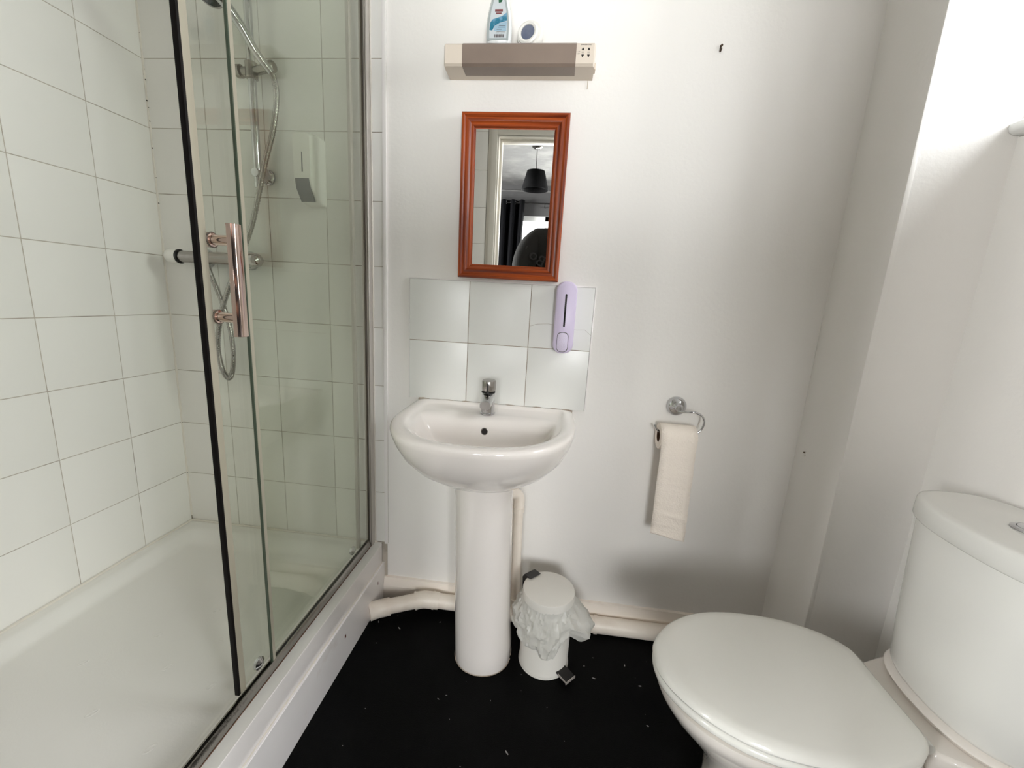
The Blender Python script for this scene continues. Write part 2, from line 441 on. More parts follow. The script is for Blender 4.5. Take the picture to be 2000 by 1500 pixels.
# ------------------------------------------------------------------ shower tray and kerb
tray = empty('shower_tray', 'low white acrylic shower tray boxed in by a white riser panel', 'shower tray', (-.49, -.58, FZ))
TX0, TX1, TY0, TY1, TZ = XL+.006, -.100, -1.19, -.009, -.575
def sm(d, rim, w):
    t = min(1, max(0, (d-rim)/w)); return t*t*(3-2*t)
def tray_h(x, y):
    sl_, sr_ = sm(x-TX0, .026, .055), sm(TX1-x, .062, .042)
    sf_, sb_ = sm(y-TY0, .05, .05), sm(TY1-y, .030, .075)
    s_ = min(sl_*sb_, sr_, sf_)
    edge = .004*sm(.012-min(x-TX0, TY1-y), 0, .010)
    return TZ + edge - .026*s_ - .005*min(1, max(0, min(x-TX0, TX1-x-.1, y-TY0, TY1-y)/.3))
bm = bmesh.new(); NX, NY = 92, 132; grid = []
for i in range(NX+1):
    row = []
    for j in range(NY+1):
        x = TX0+(TX1-TX0)*i/NX; y = TY0+(TY1-TY0)*j/NY
        row.append(bm.verts.new((x, y, tray_h(x, y))))
    grid.append(row)
for i in range(NX):
    for j in range(NY): bm.faces.new((grid[i][j], grid[i+1][j], grid[i+1][j+1], grid[i][j+1]))
fin('tray_floor', bm, ACR, tray, True, 60)
bm = bmesh.new(); prof = [(-.112, TZ-.001), (-.104, TZ-.0005), (-.1005, TZ-.004), (-.1000, TZ-.010), (-.1012, -.655), (-.112, -.655)]
rings(bm, [[Vector((x, y, z)) for x, z in prof] for y in (TY0, TY1)]); fin('tray_edge', bm, ACRW, tray, True, 40)
bm = bmesh.new(); prof = [(-.102, FZ), (-.093, FZ), (-.093, -.6548), (-.0945, -.6535), (-.102, -.6535)]
rings(bm, [[Vector((x, y, z)) for x, z in prof] for y in (TY0, -.002)]); fin('riser_panel', bm, RISER, tray)
bm = bmesh.new(); tube_pts(bm, [(-.1005, TY0+.02*i, -.6535+.0004*sin(i*1.7)) for i in range(60)], .0028, 6, lambda i, t: .0022+.0009*sin(i*2.1)); fin('sealant_line', bm, BEAD, tray, True)
bm = bmesh.new(); tube_pts(bm, [(XL+.008, TY0+.02*i, TZ+.006) for i in range(60)], .0045, 6); fin('sealant_line', bm, BEAD, tray, True)
bm = bmesh.new(); tube_pts(bm, [(XL+.008+.02*i, -.0105, TZ+.006) for i in range(39)], .0045, 6, lambda i, t: .004+.0008*sin(i*1.9)); fin('sealant_line', bm, BEAD, tray, True)
me = None
for (x, y) in ((-.279, -.744), (-.472, -.697), (-.27, -.602), (-.416, -.569), (-.529, -.485), (-.628, -.593), (-.35, -.47), (-.45, -.38), (-.3, -.35)):
    bm = bmesh.new(); r0 = tray_h(x, y)
    lathe(bm, (0, 0, 0), (0, 0, 1), [(.0115, 0), (.0105, .0005), (.0085, .0006), (.0080, .0003), (.001, .0003)], 20)
    bmesh.ops.scale(bm, vec=(.62, 1.15, 1), verts=bm.verts); bmesh.ops.rotate(bm, cent=(0, 0, 0), matrix=Matrix.Rotation(radians(-28), 3, 'Z'), verts=bm.verts)
    bmesh.ops.translate(bm, vec=(x, y, r0-.0002), verts=bm.verts); fin('grip_bump', bm, ACR, tray, True)
lat('drain_cover', (-.49, -1.0, tray_h(-.49, -1.0)), (0, 0, 1), [(.045, 0), (.044, .004), (.03, .007), (.001, .008)], CHROME, tray)
box('paint_chip', -.0932, -.0926, -.305, -.298, -.717, -.706, DIRT, tray)
box('paint_chip', -.0932, -.0926, -.067, -.063, -.708, -.696, DIRT, tray)
bm = bmesh.new(); tube_pts(bm, [(-.1325, -1.15+.02*i, TZ+.0002) for i in range(57)], .002, 6, lambda i, t: .0007+.0008*abs(sin(i*1.3))); fin('grime_line', bm, MOULD, tray, True)
keep(tray)

# ------------------------------------------------------------------ shower enclosure
enc = empty('shower_enclosure', 'sliding glass shower door and fixed glass panel in chrome frame', 'shower door', (-.148, -.6, TZ))
GT = 1.30
def zprof(name, prof, y0, y1, mt, par):
    bm = bmesh.new(); rings(bm, [[Vector((x, y, z)) for x, z in prof] for y in (y0, y1)]); return fin(name, bm, mt, par, True, 30)
zprof('bottom_track', [(-.133, TZ), (-.134, TZ+.012), (-.138, TZ+.022), (-.1405, TZ+.0225), (-.1415, TZ+.012), (-.146, TZ+.012), (-.1465, TZ+.024), (-.1485, TZ+.024), (-.149, TZ+.012), (-.160, TZ+.010), (-.162, TZ)], YF+.012, -.012, CHROMED, enc)
zprof('top_rail', [(-.130, GT), (-.130, GT+.045), (-.136, GT+.05), (-.165, GT+.05), (-.168, GT+.045), (-.168, GT)], YF+.012, -.012, CHROME, enc)
for yA, yB in ((-.031, -.0072), (YF+.009, YF+.033)):
    bm = bmesh.new(); bx(bm, -.1515, -.127, yA, yB, TZ+.001, GT+.04)
    j = fin('wall_jamb', bm, ALU, enc, bev=.0015)
    ys = yA-.0012 if yB > -.5 else yB
    for xx in (-.1375, -.1325): box('jamb_groove', xx, xx+.001, ys, ys+.0012, TZ+.001, GT, ALUD, j)
bm = bmesh.new(); tube_pts(bm, [(-.1255, -.0085, TZ+.02*i) for i in range(94)], .002, 6, lambda i, t: .0020+.0008*sin(i*.9)+(.0012 if 38 < i < 66 else 0)*abs(sin(i*1.1))); fin('jamb_sealant', bm, BEAD, enc, True)
# fixed pane (outer) with its seal
fp = box('fixed_pane', -.1440, -.1400, -.548, -.025, TZ+.018, GT+.01, GLASS, enc)
box('pane_edge', -.1445, -.1390, -.5590, -.5566, TZ+.018, GT+.01, GLEDGE, fp)
box('pane_seal', -.1475, -.1388, -.5565, -.547, TZ+.020, GT+.005, SEAL, fp, .001)
box('pane_frame', -.1445, -.1385, -.0345, -.031, TZ+.018, GT, ALUD, fp, .001)
# sliding door (inner)
sd = box('sliding_door', -.1560, -.1510, -.640, -.085, -.545, GT+.01, GLASS, enc)
box('edge_profile', -.1585, -.1485, -.650, -.634, -.549, GT, SEAL, sd, .001)
box('magnetic_strip', -.1590, -.1485, -.655, -.6495, -.548, GT, BLACKSEAL, sd, .0008)
box('edge_profile', -.1585, -.1485, -.094, -.080, -.549, GT, ALU, sd, .001)
hz0, hz1, hy, hxx = .2505, .453, -.622, -.106
bm = bmesh.new()
rr = [(-.004, -.0125), (.004, -.0125), (.010, -.008), (.0115, 0), (.010, .008), (.004, .0125), (-.004, .0125), (-.0075, .007), (-.0075, -.007)]
rings(bm, [[Vector((hxx+a, hy+b, z)) for a, b in rr] for z in (hz0, hz1)]); fin('handle_bar', bm, CHROMEP, sd, bev=.0008)
for z in (.424, .285):
    lat('handle_post', (-.1555, hy, z), (1, 0, 0), [(.0125, -.004), (.0135, -.002), (.0135, .006), (.012, .009), (.0092, .0095), (.0092, .046), (.001, .046)], CHROMEP, sd, 28)
    lat('handle_washer', (-.150, hy, z), (1, 0, 0), [(.0138, 0), (.0142, .001), (.0142, .0025), (.0132, .0032)], ALUD, sd, 28)
for y in (-.585, -.13):
    lat('door_roller', (-.153, y, -.533), (1, 0, 0), [(.013, -.006), (.0145, -.004), (.0145, .002), (.010, .004), (.006, .007), (.003, .0075)], CHROME, sd, 24)
keep(enc)

# ------------------------------------------------------------------ shower fittings
rail = empty('riser_rail', 'vertical chrome shower riser rail with sliding holder on tiles', 'shower rail', (-.475, -.055, .66))
RX, RY = -.475, -.055
tube('pole', [(RX, RY, .655), (RX, RY, 1.25)], .0112, CHROME, rail, smooth_path=False)
for z in (.69, 1.215):
    bm = bmesh.new(); lathe(bm, (RX, -.0072, z), (0, -1, 0), [(.024, 0), (.024, .006), (.017, .012), (.013, .02), (.013, .05), (.012, .062), (.001, .063)], 28)
    fin('wall_mount', bm, CHROME, rail, True)
lat('pole_cap', (RX, RY, .650), (0, 0, 1), [(.001, -.004), (.009, -.003), (.011, 0), (.011, .014), (.0095, .015)], CHROME, rail)
bm = bmesh.new()
lathe(bm, (RX, RY, .950), (0, 0, 1), [(.010, 0), (.017, .002), (.017, .045), (.010, .047)], 24)
lathe(bm, (RX+.01, RY, .972), (1, -.35, 0), [(.012, 0), (.012, .055), (.016, .058), (.016, .08), (.012, .083)], 20)
lathe(bm, (RX, RY, .972), (-1, 0, 0), [(.012, 0), (.012, .03), (.018, .032), (.018, .045), (.012, .048)], 20)
fin('slider_bracket', bm, CHROMED, rail, True)
keep(rail)
hs = empty('shower_handset', 'chrome handset shower head held in the riser rail bracket', 'shower head', (-.39, -.09, .97))
HB, HT = Vector((-.382, -.098, .948)), Vector((-.470, -.205, 1.092))
d = (HT-HB).normalized()
path = [HB, HB+d*.05, HB+d*.11+Vector((.004, .006, .008)), HB+d*.16+Vector((.003, .002, .012)), HT]
tube('handle', path, .011, CHROME, hs, rfun=lambda i, t: .0095+.005*t)
hd = Vector((-.12, -.55, -.8)).normalized()
lat('spray_face', HT+hd*-.010, hd, [(.001, -.012), (.022, -.010), (.040, 0), (.044, .008), (.044, .018), (.001, .018)], CHROMED, hs)
lat('nozzle_plate', HT+hd*.0081, hd, [(.039, 0), (.039, .0015), (.001, .002)], BLACK, hs)
keep(hs)
def at_mix(a, b, t): return Vector(a).lerp(Vector(b), t)
hp = [(-.382, -.098, .944), (-.371, -.104, .93), (-.368, -.10, .885), (-.388, -.095, .80), (-.42, -.09, .72), (-.452, -.085, .63), (-.488, -.08, .53), (-.535, -.08, .43), (-.585, -.08, .33), (-.622, -.075, .25), (-.650, -.068, .15), (-.650, -.062, .07), (-.632, -.06, .028), (-.612, -.062, .045), (-.598, -.066, .12), (-.600, -.07, .21), (-.625, -.07, .30), (-.655, -.066, .37), (-.668, -.062, .404)]
hpts = catmull(hp, 34)
bm = bmesh.new(); tube_pts(bm, hpts, .0078, 10, lambda i, t: .0066 + (.0014 if i % 3 else 0))
tagg(fin('shower_hose', bm, CHROMED, None, True, 80), 'ribbed metal shower hose looping from the valve to the handset', 'hose')
valve = empty('shower_valve', 'chrome thermostatic bar valve on the tiled shower wall', 'shower valve', (-.64, -.06, .427))
VZ, VY = .427, -.062
lat('valve_body', (-.760, VY, VZ), (1, 0, 0), [(.018, 0), (.019, .004), (.019, .225), (.018, .229)], CHROMED, valve)
for s, x in ((-1, -.7605), (1, -.530)):
    k = lat('knob', (x, VY, VZ), (s, 0, 0), [(.021, .003), (.0225, .006), (.0225, .03), (.020, .044), (.012, .052), (.001, .054)], WHITEP if s < 0 else CHROME, valve)
    lat('knob_ring', (x, VY, VZ), (s, 0, 0), [(.0215, .0), (.0232, .0015), (.0232, .0055), (.0215, .0065)], BLACK, k)
for x in (-.715, -.555):
    lat('wall_flange', (x, -.0072, VZ), (0, -1, 0), [(.031, 0), (.031, .004), (.026, .011), (.014, .016), (.013, .05), (.001, .051)], CHROME, valve)
lat('hose_outlet', (-.668, VY, VZ-.015), (0, 0, -1), [(.011, 0), (.011, .012), (.0085, .014), (.0085, .022)], CHROME, valve)
keep(valve)

sdp = empty('soap_dispenser', 'white wall soap dispenser with grey push bar on shower tiles', 'soap dispenser', (-.305, -.045, .60))
bm = bmesh.new()
def rrect(x0, x1, z0, z1, r, y, n=5):
    out = []
    for cx, cz, a0 in ((x1-r, z1-r, 0), (x0+r, z1-r, 90), (x0+r, z0+r, 180), (x1-r, z0+r, 270)):
        for i in range(n+1):
            a = radians(a0+90*i/n); out.append(Vector((cx+r*cos(a), y, cz+r*sin(a))))
    return out
x0, x1 = -.338, -.277
rings(bm, [rrect(x0, x1, .605, .803, .006, -.0072), rrect(x0, x1, .607, .803, .008, -.035), rrect(x0, x1, .622, .802, .010, -.060), rrect(x0+.001, x1-.001, .645, .800, .012, -.080), rrect(x0+.004, x1-.004, .665, .797, .012, -.088)])
fin('dispenser_body', bm, WHITEP, sdp, True, 35)
bm = bmesh.new(); rings(bm, [[Vector((a, y, z)) for a, z in ((-.3085, .690), (-.3045, .690), (-.3055, .745), (-.3075, .745))] for y in (-.0875, -.0888)]); fin('level_window', bm, GREYW, sdp)
bm = bmesh.new(); rings(bm, [[Vector((x, -.0892, .672)), Vector((x, -.0860, .672)), Vector((x, -.0790, .650)), Vector((x, -.0560, .612)), Vector((x, -.0600, .610)), Vector((x, -.0850, .645))] for x in (-.331, -.286)]); fin('push_bar', bm, GREYW, sdp, bev=.001)
keep(sdp)

# ------------------------------------------------------------------ splashback
sp = empty('splashback', 'six white tiles two high and three wide above the basin', 'splashback', (.3, -.004, 0))
box('grout_bed', .001, .599, -.0066, .001, .001, .399, GROUTW, sp)
for r_ in range(2):
    for c_ in range(3):
        if (r_, c_) == (1, 2): continue
        put_tile(.2*c_, .2*c_+.2, .2*r_, .2*r_+.2, 'back', sp, TILE2).location.y = -.0050
for (a0, a1, c0, c1) in ((.5995, .6035, -.001, .4015), (-.0025, .0005, -.001, .4015), (-.0025, .6035, .3995, .4030)):
    box('edge_grout', a0, a1, -.0076, .0, c0, c1, ACRW, sp, .001)
# the cracked tile: two pieces either side of a bent crack
cr = [(.4012, .2685), (.425, .2765), (.461, .2795), (.484, .2765), (.53, .2665), (.552, .2655), (.578, .2675), (.5988, .251)]
for kk, poly in enumerate(([(.4012, .2012), (.5988, .2012)] + [(x, z-.0005) for x, z in cr[::-1]], [(x, z+.0005) for x, z in cr] + [(.5988, .3988), (.4012, .3988)])):
    bm = bmesh.new(); rings(bm, [[Vector((x, y, z)) for x, z in poly] for y in (-.0015, -.0085)]); fin('tile', bm, TILE2, sp)
keep(sp)

# ------------------------------------------------------------------ mirror
mir = empty('mirror', 'mahogany framed rectangular wall mirror above the splashback', 'mirror', (.3215, -.002, .411))
mx0, mx1, mz0, mz1 = 0, 0, 0, 0
W2, H2, FWD = .1595, .2365, .0425
prof = [(0, 0), (0, .017), (.003, .0215), (.008, .0225), (.0115, .020), (.0135, .0165), (.018, .0175), (.024, .0165), (.029, .012), (.031, .0125), (.035, .0125), (.0385, .010), (.0400, .007), (.0425, .0065), (.0425, 0)]
CH = Vector((0, 0, H2))
for side in range(4):
    bm = bmesh.new(); rs = []
    for end in (0, 1):
        r_ = []
        for a, h in prof:
            w, hh = W2-a, H2-a
            c4 = [(-w, hh), (w, hh), (w, -hh), (-w, -hh)]
            px, pz = c4[(side+end) % 4]
            r_.append(Vector((px, -h, pz))+CH)
        rs.append(r_)
    rings(bm, rs)
    fin('frame_rail' if side % 2 == 0 else 'frame_stile', bm, WOODH if side % 2 == 0 else WOODV, mir, True, 25)
box('mirror_glass', -W2+.038, W2-.038, -.0062, -.0040, .038, 2*H2-.038, MIRROR, mir)
box('backing_board', -W2+.01, W2-.01, -.0038, -.0005, .010, 2*H2-.010, CARD, mir)
mir.rotation_euler = (radians(.85), 0, 0)

# ------------------------------------------------------------------ shaver light
sl = empty('shaver_light', 'beige wall strip light with shaver sockets above the mirror', 'light fitting', (.33, -.04, .977))
LX0, LX1, LZ0, LZ1, LD = .119, .534, .9775, 1.0345, .076
bm = bmesh.new()
def lp(inset, zo=0): return [(0, LZ0+inset), (-(LD*.72)+inset, LZ0+.0004+inset), (-LD+.006+inset, LZ0+.0012+inset), (-LD+inset, LZ0+.006), (-LD+inset, LZ1-.006), (-LD+.006+inset, LZ1-inset), (0, LZ1-inset)]
st = [(LX0+.006, .012), (LX0+.0015, .006), (LX0, .002)]
xs_ = [(LX0+.010, .0), ]
rs = []
for x, i_ in ((LX0+.006, .022), (LX0+.001, .013), (LX0-.001, .006), (LX0+.003, 0), (LX1-.003, 0), (LX1+.001, .006), (LX1-.001, .013), (LX1-.006, .022)):
    rs.append([Vector((x, min(-.0005, y+(i_ if y < -.03 else 0)), z)) for y, z in lp(0)])
rings(bm, rs); fin('lamp_body', bm, CREAM, sl, True, 35)
bm = bmesh.new()
pr_ = [(-.026, LZ0-.0010), (-LD+.006, LZ0-.0004), (-LD-.001, LZ0+.0055), (-LD-.001, LZ1-.005), (-LD+.006, LZ1+.0008), (-.02, LZ1+.0008), (-.02, LZ0+.01)]
rings(bm, [[Vector((x, y, z)) for y, z in pr_] for x in (.1705, .4835)]); fin('diffuser', bm, DIFF, sl, True, 25)
for cx in (.5010, .5165):
    for sgn in (1, -1):
        bm = bmesh.new(); zc = 1.0095
        tri = [(cx-.0034, zc+sgn*.0050), (cx+.0034, zc+sgn*.0050), (cx+.0026, zc+sgn*.0085), (cx, zc+sgn*.0118), (cx-.0026, zc+sgn*.0085)]
        rings(bm, [[Vector((x, y, z)) for x, z in tri] for y in (-LD-.0004, -LD+.002)]); fin('socket_hole', bm, DARKHOLE, sl)
    for dz in (-.001, .0012): box('socket_mark', cx-.0032, cx+.0032, -LD-.0003, -LD+.001, 1.0095+dz-.0003, 1.0095+dz+.0003, GREYW, sl)
def text(name, s, size, loc, mt, parent, rot=(pi/2, 0, 0), ext=.0002, ax='CENTER'):
    cu = bpy.data.curves.new(name, 'FONT'); cu.body = s; cu.size = size; cu.extrude = ext; cu.align_x = ax; cu.align_y = 'CENTER'
    t_ = bpy.data.objects.new(name, cu); COL.objects.link(t_)
    me = bpy.data.meshes.new_from_object(t_.evaluated_get(bpy.context.evaluated_depsgraph_get()))
    bpy.data.objects.remove(t_); me.name = name; me.materials.clear(); me.materials.append(mt)
    o = bpy.data.objects.new(name, me); COL.objects.link(o); o.location = loc; o.rotation_euler = rot
    if parent is not None: o.parent = parent
    return o
text('lettering', 'SHAVERS ONLY', .0042, (.5095, -LD-.0003, 1.0275), PRINT, sl)
text('lettering', '115V', .0032, (.4905, -LD-.0003, 1.011), GREYW, sl)
text('lettering', '230V', .0032, (.4905, -LD-.0003, 1.006), PRINT, sl)
bm = bmesh.new(); bx(bm, LX1+.0005, LX1+.006, -.045, -.020, .985, 1.001); fin('side_switch', bm, CREAM, sl, bev=.0015)
tube('switch_cable', [(.523, -.003, .976), (.523, -.003, .955)], .0012, CREAM, sl, smooth_path=False)
keep(sl)

# ------------------------------------------------------------------ bottle and freshener on the light
bt = empty('spray_bottle', 'white and blue spray bottle standing on the shaver light', 'bottle', (.267, -.05, LZ1))
BC, BY, BZ = .267, -.050, LZ1+.0012
def brow(hw, d_, z, n=24, e=3): return [Vector((BC+hw*se(cos(2*pi*i/n), e), BY+d_*se(sin(2*pi*i/n), e), z)) for i in range(n)]
rows = [(.030, .016, 0), (.0345, .019, .004), (.0352, .020, .02), (.0352, .020, .045), (.0335, .020, .065), (.029, .019, .09), (.0235, .018, .113), (.0175, .016, .135), (.0125, .0125, .15), (.0120, .0120, .162)]
bm = bmesh.new(); rings(bm, [brow(a, b, BZ+z) for a, b, z in rows]); fin('bottle_body', bm, SPRAY, bt, True, 50)
def plate(name, pts, y, mt, parent, t=.0008):
    bm = bmesh.new(); rings(bm, [[Vector((x, yy, z)) for x, z in pts] for yy in (y, y-t)]); return fin(name, bm, mt, parent)
yf = BY-.0196
plate('rear_panel', [(BC-.029, BZ+.007), (BC+.029, BZ+.007), (BC+.030, BZ+.045), (BC+.0255, BZ+.075), (BC+.015, BZ+.118), (BC-.015, BZ+.118), (BC-.0255, BZ+.075), (BC-.030, BZ+.045)], yf, GREYR, bt)
plate('label', [(BC-.0235, BZ+.011), (BC+.0235, BZ+.011), (BC+.0245, BZ+.045), (BC+.0205, BZ+.075), (BC+.012, BZ+.108), (BC-.012, BZ+.108), (BC-.0205, BZ+.075), (BC-.0245, BZ+.045)], yf-.0006, LBL, bt)
plate('label_wave', [(BC-.0235, BZ+.030), (BC-.016, BZ+.029), (BC-.010, BZ+.040), (BC+.004, BZ+.047), (BC+.0235, BZ+.052), (BC+.022, BZ+.071), (BC+.010, BZ+.063), (BC-.004, BZ+.0585), (BC-.015, BZ+.056), (BC-.0215, BZ+.048)], yf-.0012, BLUE, bt)
plate('label_band', [(BC-.012, BZ+.028), (BC+.0225, BZ+.028), (BC+.0235, BZ+.050), (BC+.004, BZ+.046), (BC-.010, BZ+.039)], yf-.0011, LBLBLUE, bt)
plate('brand_mark', [(BC-.010, BZ+.0735), (BC+.011, BZ+.0735), (BC+.011, BZ+.0785), (BC-.010, BZ+.0785)], yf-.0014, PRINTR, bt)
plate('brand_mark', [(BC-.007, BZ+.0680), (BC+.008, BZ+.0680), (BC+.008, BZ+.0710), (BC-.007, BZ+.0710)], yf-.0014, PRINTR, bt)
plate('leaf_mark', [(BC-.001, BZ+.094), (BC+.006, BZ+.095), (BC+.009, BZ+.099), (BC+.004, BZ+.105), (BC-.002, BZ+.104)], yf-.0014, GREENL, bt)
for zz, a, b in ((.0265, -.004, .021), (.031, -.004, .010), (.0225, -.006, .004), (.0225, .007, .021), (.036, .000, .019), (.0395, .002, .020)):
    plate('small_print', [(BC+a, BZ+zz), (BC+b, BZ+zz), (BC+b, BZ+zz+.0012), (BC+a, BZ+zz+.0012)], yf-.0016, GREYW, bt, .0004)
xx = BC-.010
bcr = random.Random(3)
while xx < BC+.016:
    w = bcr.choice((.0008, .0014, .0022)); plate('barcode_bar', [(xx, BZ+.0125), (xx+w, BZ+.0125), (xx+w, BZ+.020), (xx, BZ+.020)], yf-.0014, PRINT, bt, .0004); xx += w+bcr.choice((.0007, .0012))
lat('trigger_collar', (BC, BY, BZ+.160), (0, 0, 1), [(.0145, 0), (.0145, .016), (.012, .018), (.001, .018)], WHITEP, bt)
bm = bmesh.new(); rings(bm, [[Vector((BC+s*.010, BY+y, BZ+z)) for y, z in ((.022, .178), (.022, .196), (.012, .206), (-.030, .206), (-.040, .200), (-.040, .192), (-.018, .188), (-.014, .178))] for s in (-1, 1)]); fin('trigger_head', bm, WHITEP, bt, bev=.002)
tube('trigger', [(BC, BY-.026, BZ+.190), (BC, BY-.036, BZ+.176), (BC, BY-.034, BZ+.158)], .004, WHITEP, bt)
keep(bt)
fr = empty('air_freshener', 'round white air freshener leaning on the wall beside the bottle', 'air freshener', (.349, -.04, LZ1))
ax_ = Vector((-.22, -1, .10)).normalized(); FC = Vector((.352, -.026, LZ1+.0385))
lat('shell', FC, ax_, [(.026, -.014), (.034, -.011), (.0372, -.002), (.0372, .008), (.034, .014), (.0315, .0145)], WHITEP, fr, 36)
lat('front_ring', FC+Vector((-.002, 0, 0)), ax_, [(.0300, .0146), (.0296, .020), (.025, .0228), (.0200, .0215), (.0192, .0190), (.001, .0186)], WHITEP, fr, 36)
bm = bmesh.new(); lathe(bm, FC+Vector((-.002, 0, 0)), ax_, [(.0190, .0188), (.0184, .0206), (.001, .0212)], 32); fin('gel_insert', bm, GEL, fr, True)
keep(fr)

# ------------------------------------------------------------------ lavender dispenser
ld = empty('soap_dispenser', 'lavender pump soap dispenser on the cracked splashback tile', 'soap dispenser', (.511, -.03, .19))
bm = bmesh.new(); cx = .5115
def lr(hw, z0, z1, y): return rrect(cx-hw, cx+hw, z0, z1, hw*.86, y, 8)
rings(bm, [lr(.0300, .194, .411, -.0088), lr(.0318, .192, .413, -.012), lr(.0318, .192, .413, -.040), lr(.0300, .194, .411, -.046), lr(.0270, .197, .408, -.0485)])
fin('dispenser_body', bm, LAV, ld, True, 60)
def cap(name, x, hw, z0, z1, y0, y1, mt, r=None, par=ld):
    bm = bmesh.new(); r = r or hw*.98
    rings(bm, [rrect(x-hw, x+hw, z0, z1, r, y0, 6), rrect(x-hw, x+hw, z0, z1, r, y1+.0006, 6), rrect(x-hw+.0008, x+hw-.0008, z0+.0008, z1-.0008, r*.9, y1, 6)]); return fin(name, bm, mt, par, True, 50)
cap('level_window', .5105, .0031, .2745, .3755, -.0480, -.0489, BLACK)
cap('button_gap', .5095, .0180, .1965, .2590, -.0480, -.0490, GREYW, .014)
cap('push_button', .5090, .0165, .1985, .2570, -.0480, -.0535, LAVB, .014)
keep(ld)

# ------------------------------------------------------------------ basin
bs = empty('wash_basin', 'white ceramic D-shaped wash basin on a pedestal', 'basin', (.299, -.2, -.2))
cx = .299; C0 = -.155
R = [
 dring(cx, -.150, -.197, .082, .105, .110, 2.2, 3),
 dring(cx, -.150, -.188, .115, .130, .125, 2.2, 3),
 dring(cx, C0, -.165, .160, .178, .150, 2.2, 5),
 dring(cx, C0, -.130, .207, .228, .153, 2.25, 8),
 dring(cx, C0, -.090, .240, .266, .153, 2.3, 10),
 dring(cx, C0, -.050, .258, .290, .154, 2.35, 12),
 dring(cx, C0, -.022, .265, .300, .154, 2.4, 12),
 dring(cx, C0, -.010, .2665, .303, .154, 2.4, 12),
 dring(cx, C0, -.004, .2645, .301, .153, 2.4, 12),
 dring(cx, C0, 0.0, .2590, .295, .150, 2.4, 12),
 dring(cx, C0, .0005, .2450, .280, .146, 2.4, 12),
 dring(cx, C0, -.001, .2320, .266, .136, 2.4, 10),
 dring(cx, C0, -.006, .2270, .261, .131, 2.4, 9),
 dring(cx, C0, -.0095, .2220, .256, .126, 2.4, 8),
 dring(cx, C0-.02, -.012, .2150, .231, .080, 2.4, 5),
 dring(cx, C0-.02, -.016, .2080, .224, .058, 2.4, 4.5),
 dring(cx, C0-.02, -.026, .2010, .216, .042, 2.35, 4),
 dring(cx, C0-.02, -.050, .1860, .200, .034, 2.3, 3.5),
 dring(cx, C0-.02, -.080, .1640, .180, .026, 2.2, 3),
 dring(cx, C0-.025, -.108, .1300, .145, .018, 2.1, 2.4),
 dring(cx, C0-.06, -.128, .0820, .085, .035, 2.0, 2),
 dring(cx, C0-.085, -.136, .0400, .040, .030, 2.0, 2),
 dring(cx, C0-.09, -.139, .0200, .020, .020, 2.0, 2)]
bm = bmesh.new(); rings(bm, R); fin('basin_bowl', bm, CER, bs, True, 70)
oc = Vector((.291, -.1405, -.056)); on = Vector((0, -1, .22)).normalized()
lat('overflow_ring', oc+on*-.004, on, [(.0115, 0), (.0115, .006), (.0100, .0075), (.0085, .0065), (.0082, .002)], CHROMED, bs, 24)
lat('overflow_hole', oc+on*-.002, on, [(.0086, 0), (.0086, .0052), (.001, .0054)], DARKHOLE, bs, 24)
lat('drain', (cx, C0-.09, -.1395), (0, 0, 1), [(.021, 0), (.021, .003), (.017, .0045), (.015, .002), (.001, .002)], CHROME, bs, 28)
bm = bmesh.new(); tube_pts(bm, [(.035+.0135*i, -.008, -.003+.0012*sin(i*1.1)) for i in range(40)], .004, 8, lambda i, t: .0042+.0012*sin(i*1.7)); fin('sealant_line', bm, GROUTW, bs, True)
keep(bs)
pd = empty('basin_pedestal', 'white ceramic pedestal column under the wash basin', 'pedestal', (.32, -.2, FZ))
R = []
for z, xc, a, bf, bb in ((FZ, .3285, .0895, .090, .10), (FZ+.008, .3285, .0915, .092, .10), (FZ+.05, .3275, .0915, .089, .10), (-.62, .3200, .0890, .083, .10), (-.40, .3140, .0875, .080, .10), (-.25, .3090, .0870, .080, .10), (-.19, .3065, .0890, .083, .10), (-.165, .3060, .0930, .088, .10)):
    R.append(dring(xc, -.198, z, a, bf, bb, 2.1, 2.6, 48))
bm = bmesh.new(); rings(bm, R); fin('column', bm, CER, pd, True, 60)
bm = bmesh.new(); tube_pts(bm, [p*1 for p in dring(.3285, -.198, FZ+.0022, .0915, .092, .098, 2.1, 2.6, 48)], .0012, 6, lambda i, t: .0008+.0008*abs(sin(i*1.3))); fin('sealant_line', bm, GROUTW, pd, True)
keep(pd)
tp = empty('basin_tap', 'chrome monobloc mixer tap at the back of the basin', 'tap', (.290, -.085, -.01))
TX, TY = .2895, -.088
lat('tap_body', (TX, TY, -.0122), (0, 0, 1), [(.0235, 0), (.0235, .004), (.0215, .006), (.0212, .060), (.0205, .070), (.0180, .073)], CHROME, tp)
bm = bmesh.new()
sp_ = [(-.002, .020), (-.020, .024), (-.045, .022), (-.062, .016)]
rs = []
for k, (dy, dz) in enumerate(((0, .044), (-.020, .040), (-.045, .034), (-.060, .028))):
    w, h = (.0195, .0195, .0180, .0165)[k], (.018, .0165, .0145, .013)[k]
    rs.append([Vector((TX+.001+w*se(cos(2*pi*i/28), 2.6), TY+dy, -.0005+dz+h*se(sin(2*pi*i/28), 2.6))) for i in range(28)])
rings(bm, rs); fin('spout', bm, CHROME, tp, True, 50)
lat('aerator', (TX+.001, TY-.047, .016), (0, -.15, -1), [(.0115, -.01), (.0115, .004), (.009, .005), (.001, .004)], CHROMED, tp)
lv = lat('lever', (TX+.001, TY-.002, .0630), (0, -.06, 1), [(.0185, 0), (.0215, .002), (.0222, .005), (.0222, .030), (.0205, .0345), (.001, .0360)], CHROMED, tp)
box('lever_slot', TX-.0012, TX+.0038, TY-.0262, TY-.018, .056, .090, BLACK, lv)
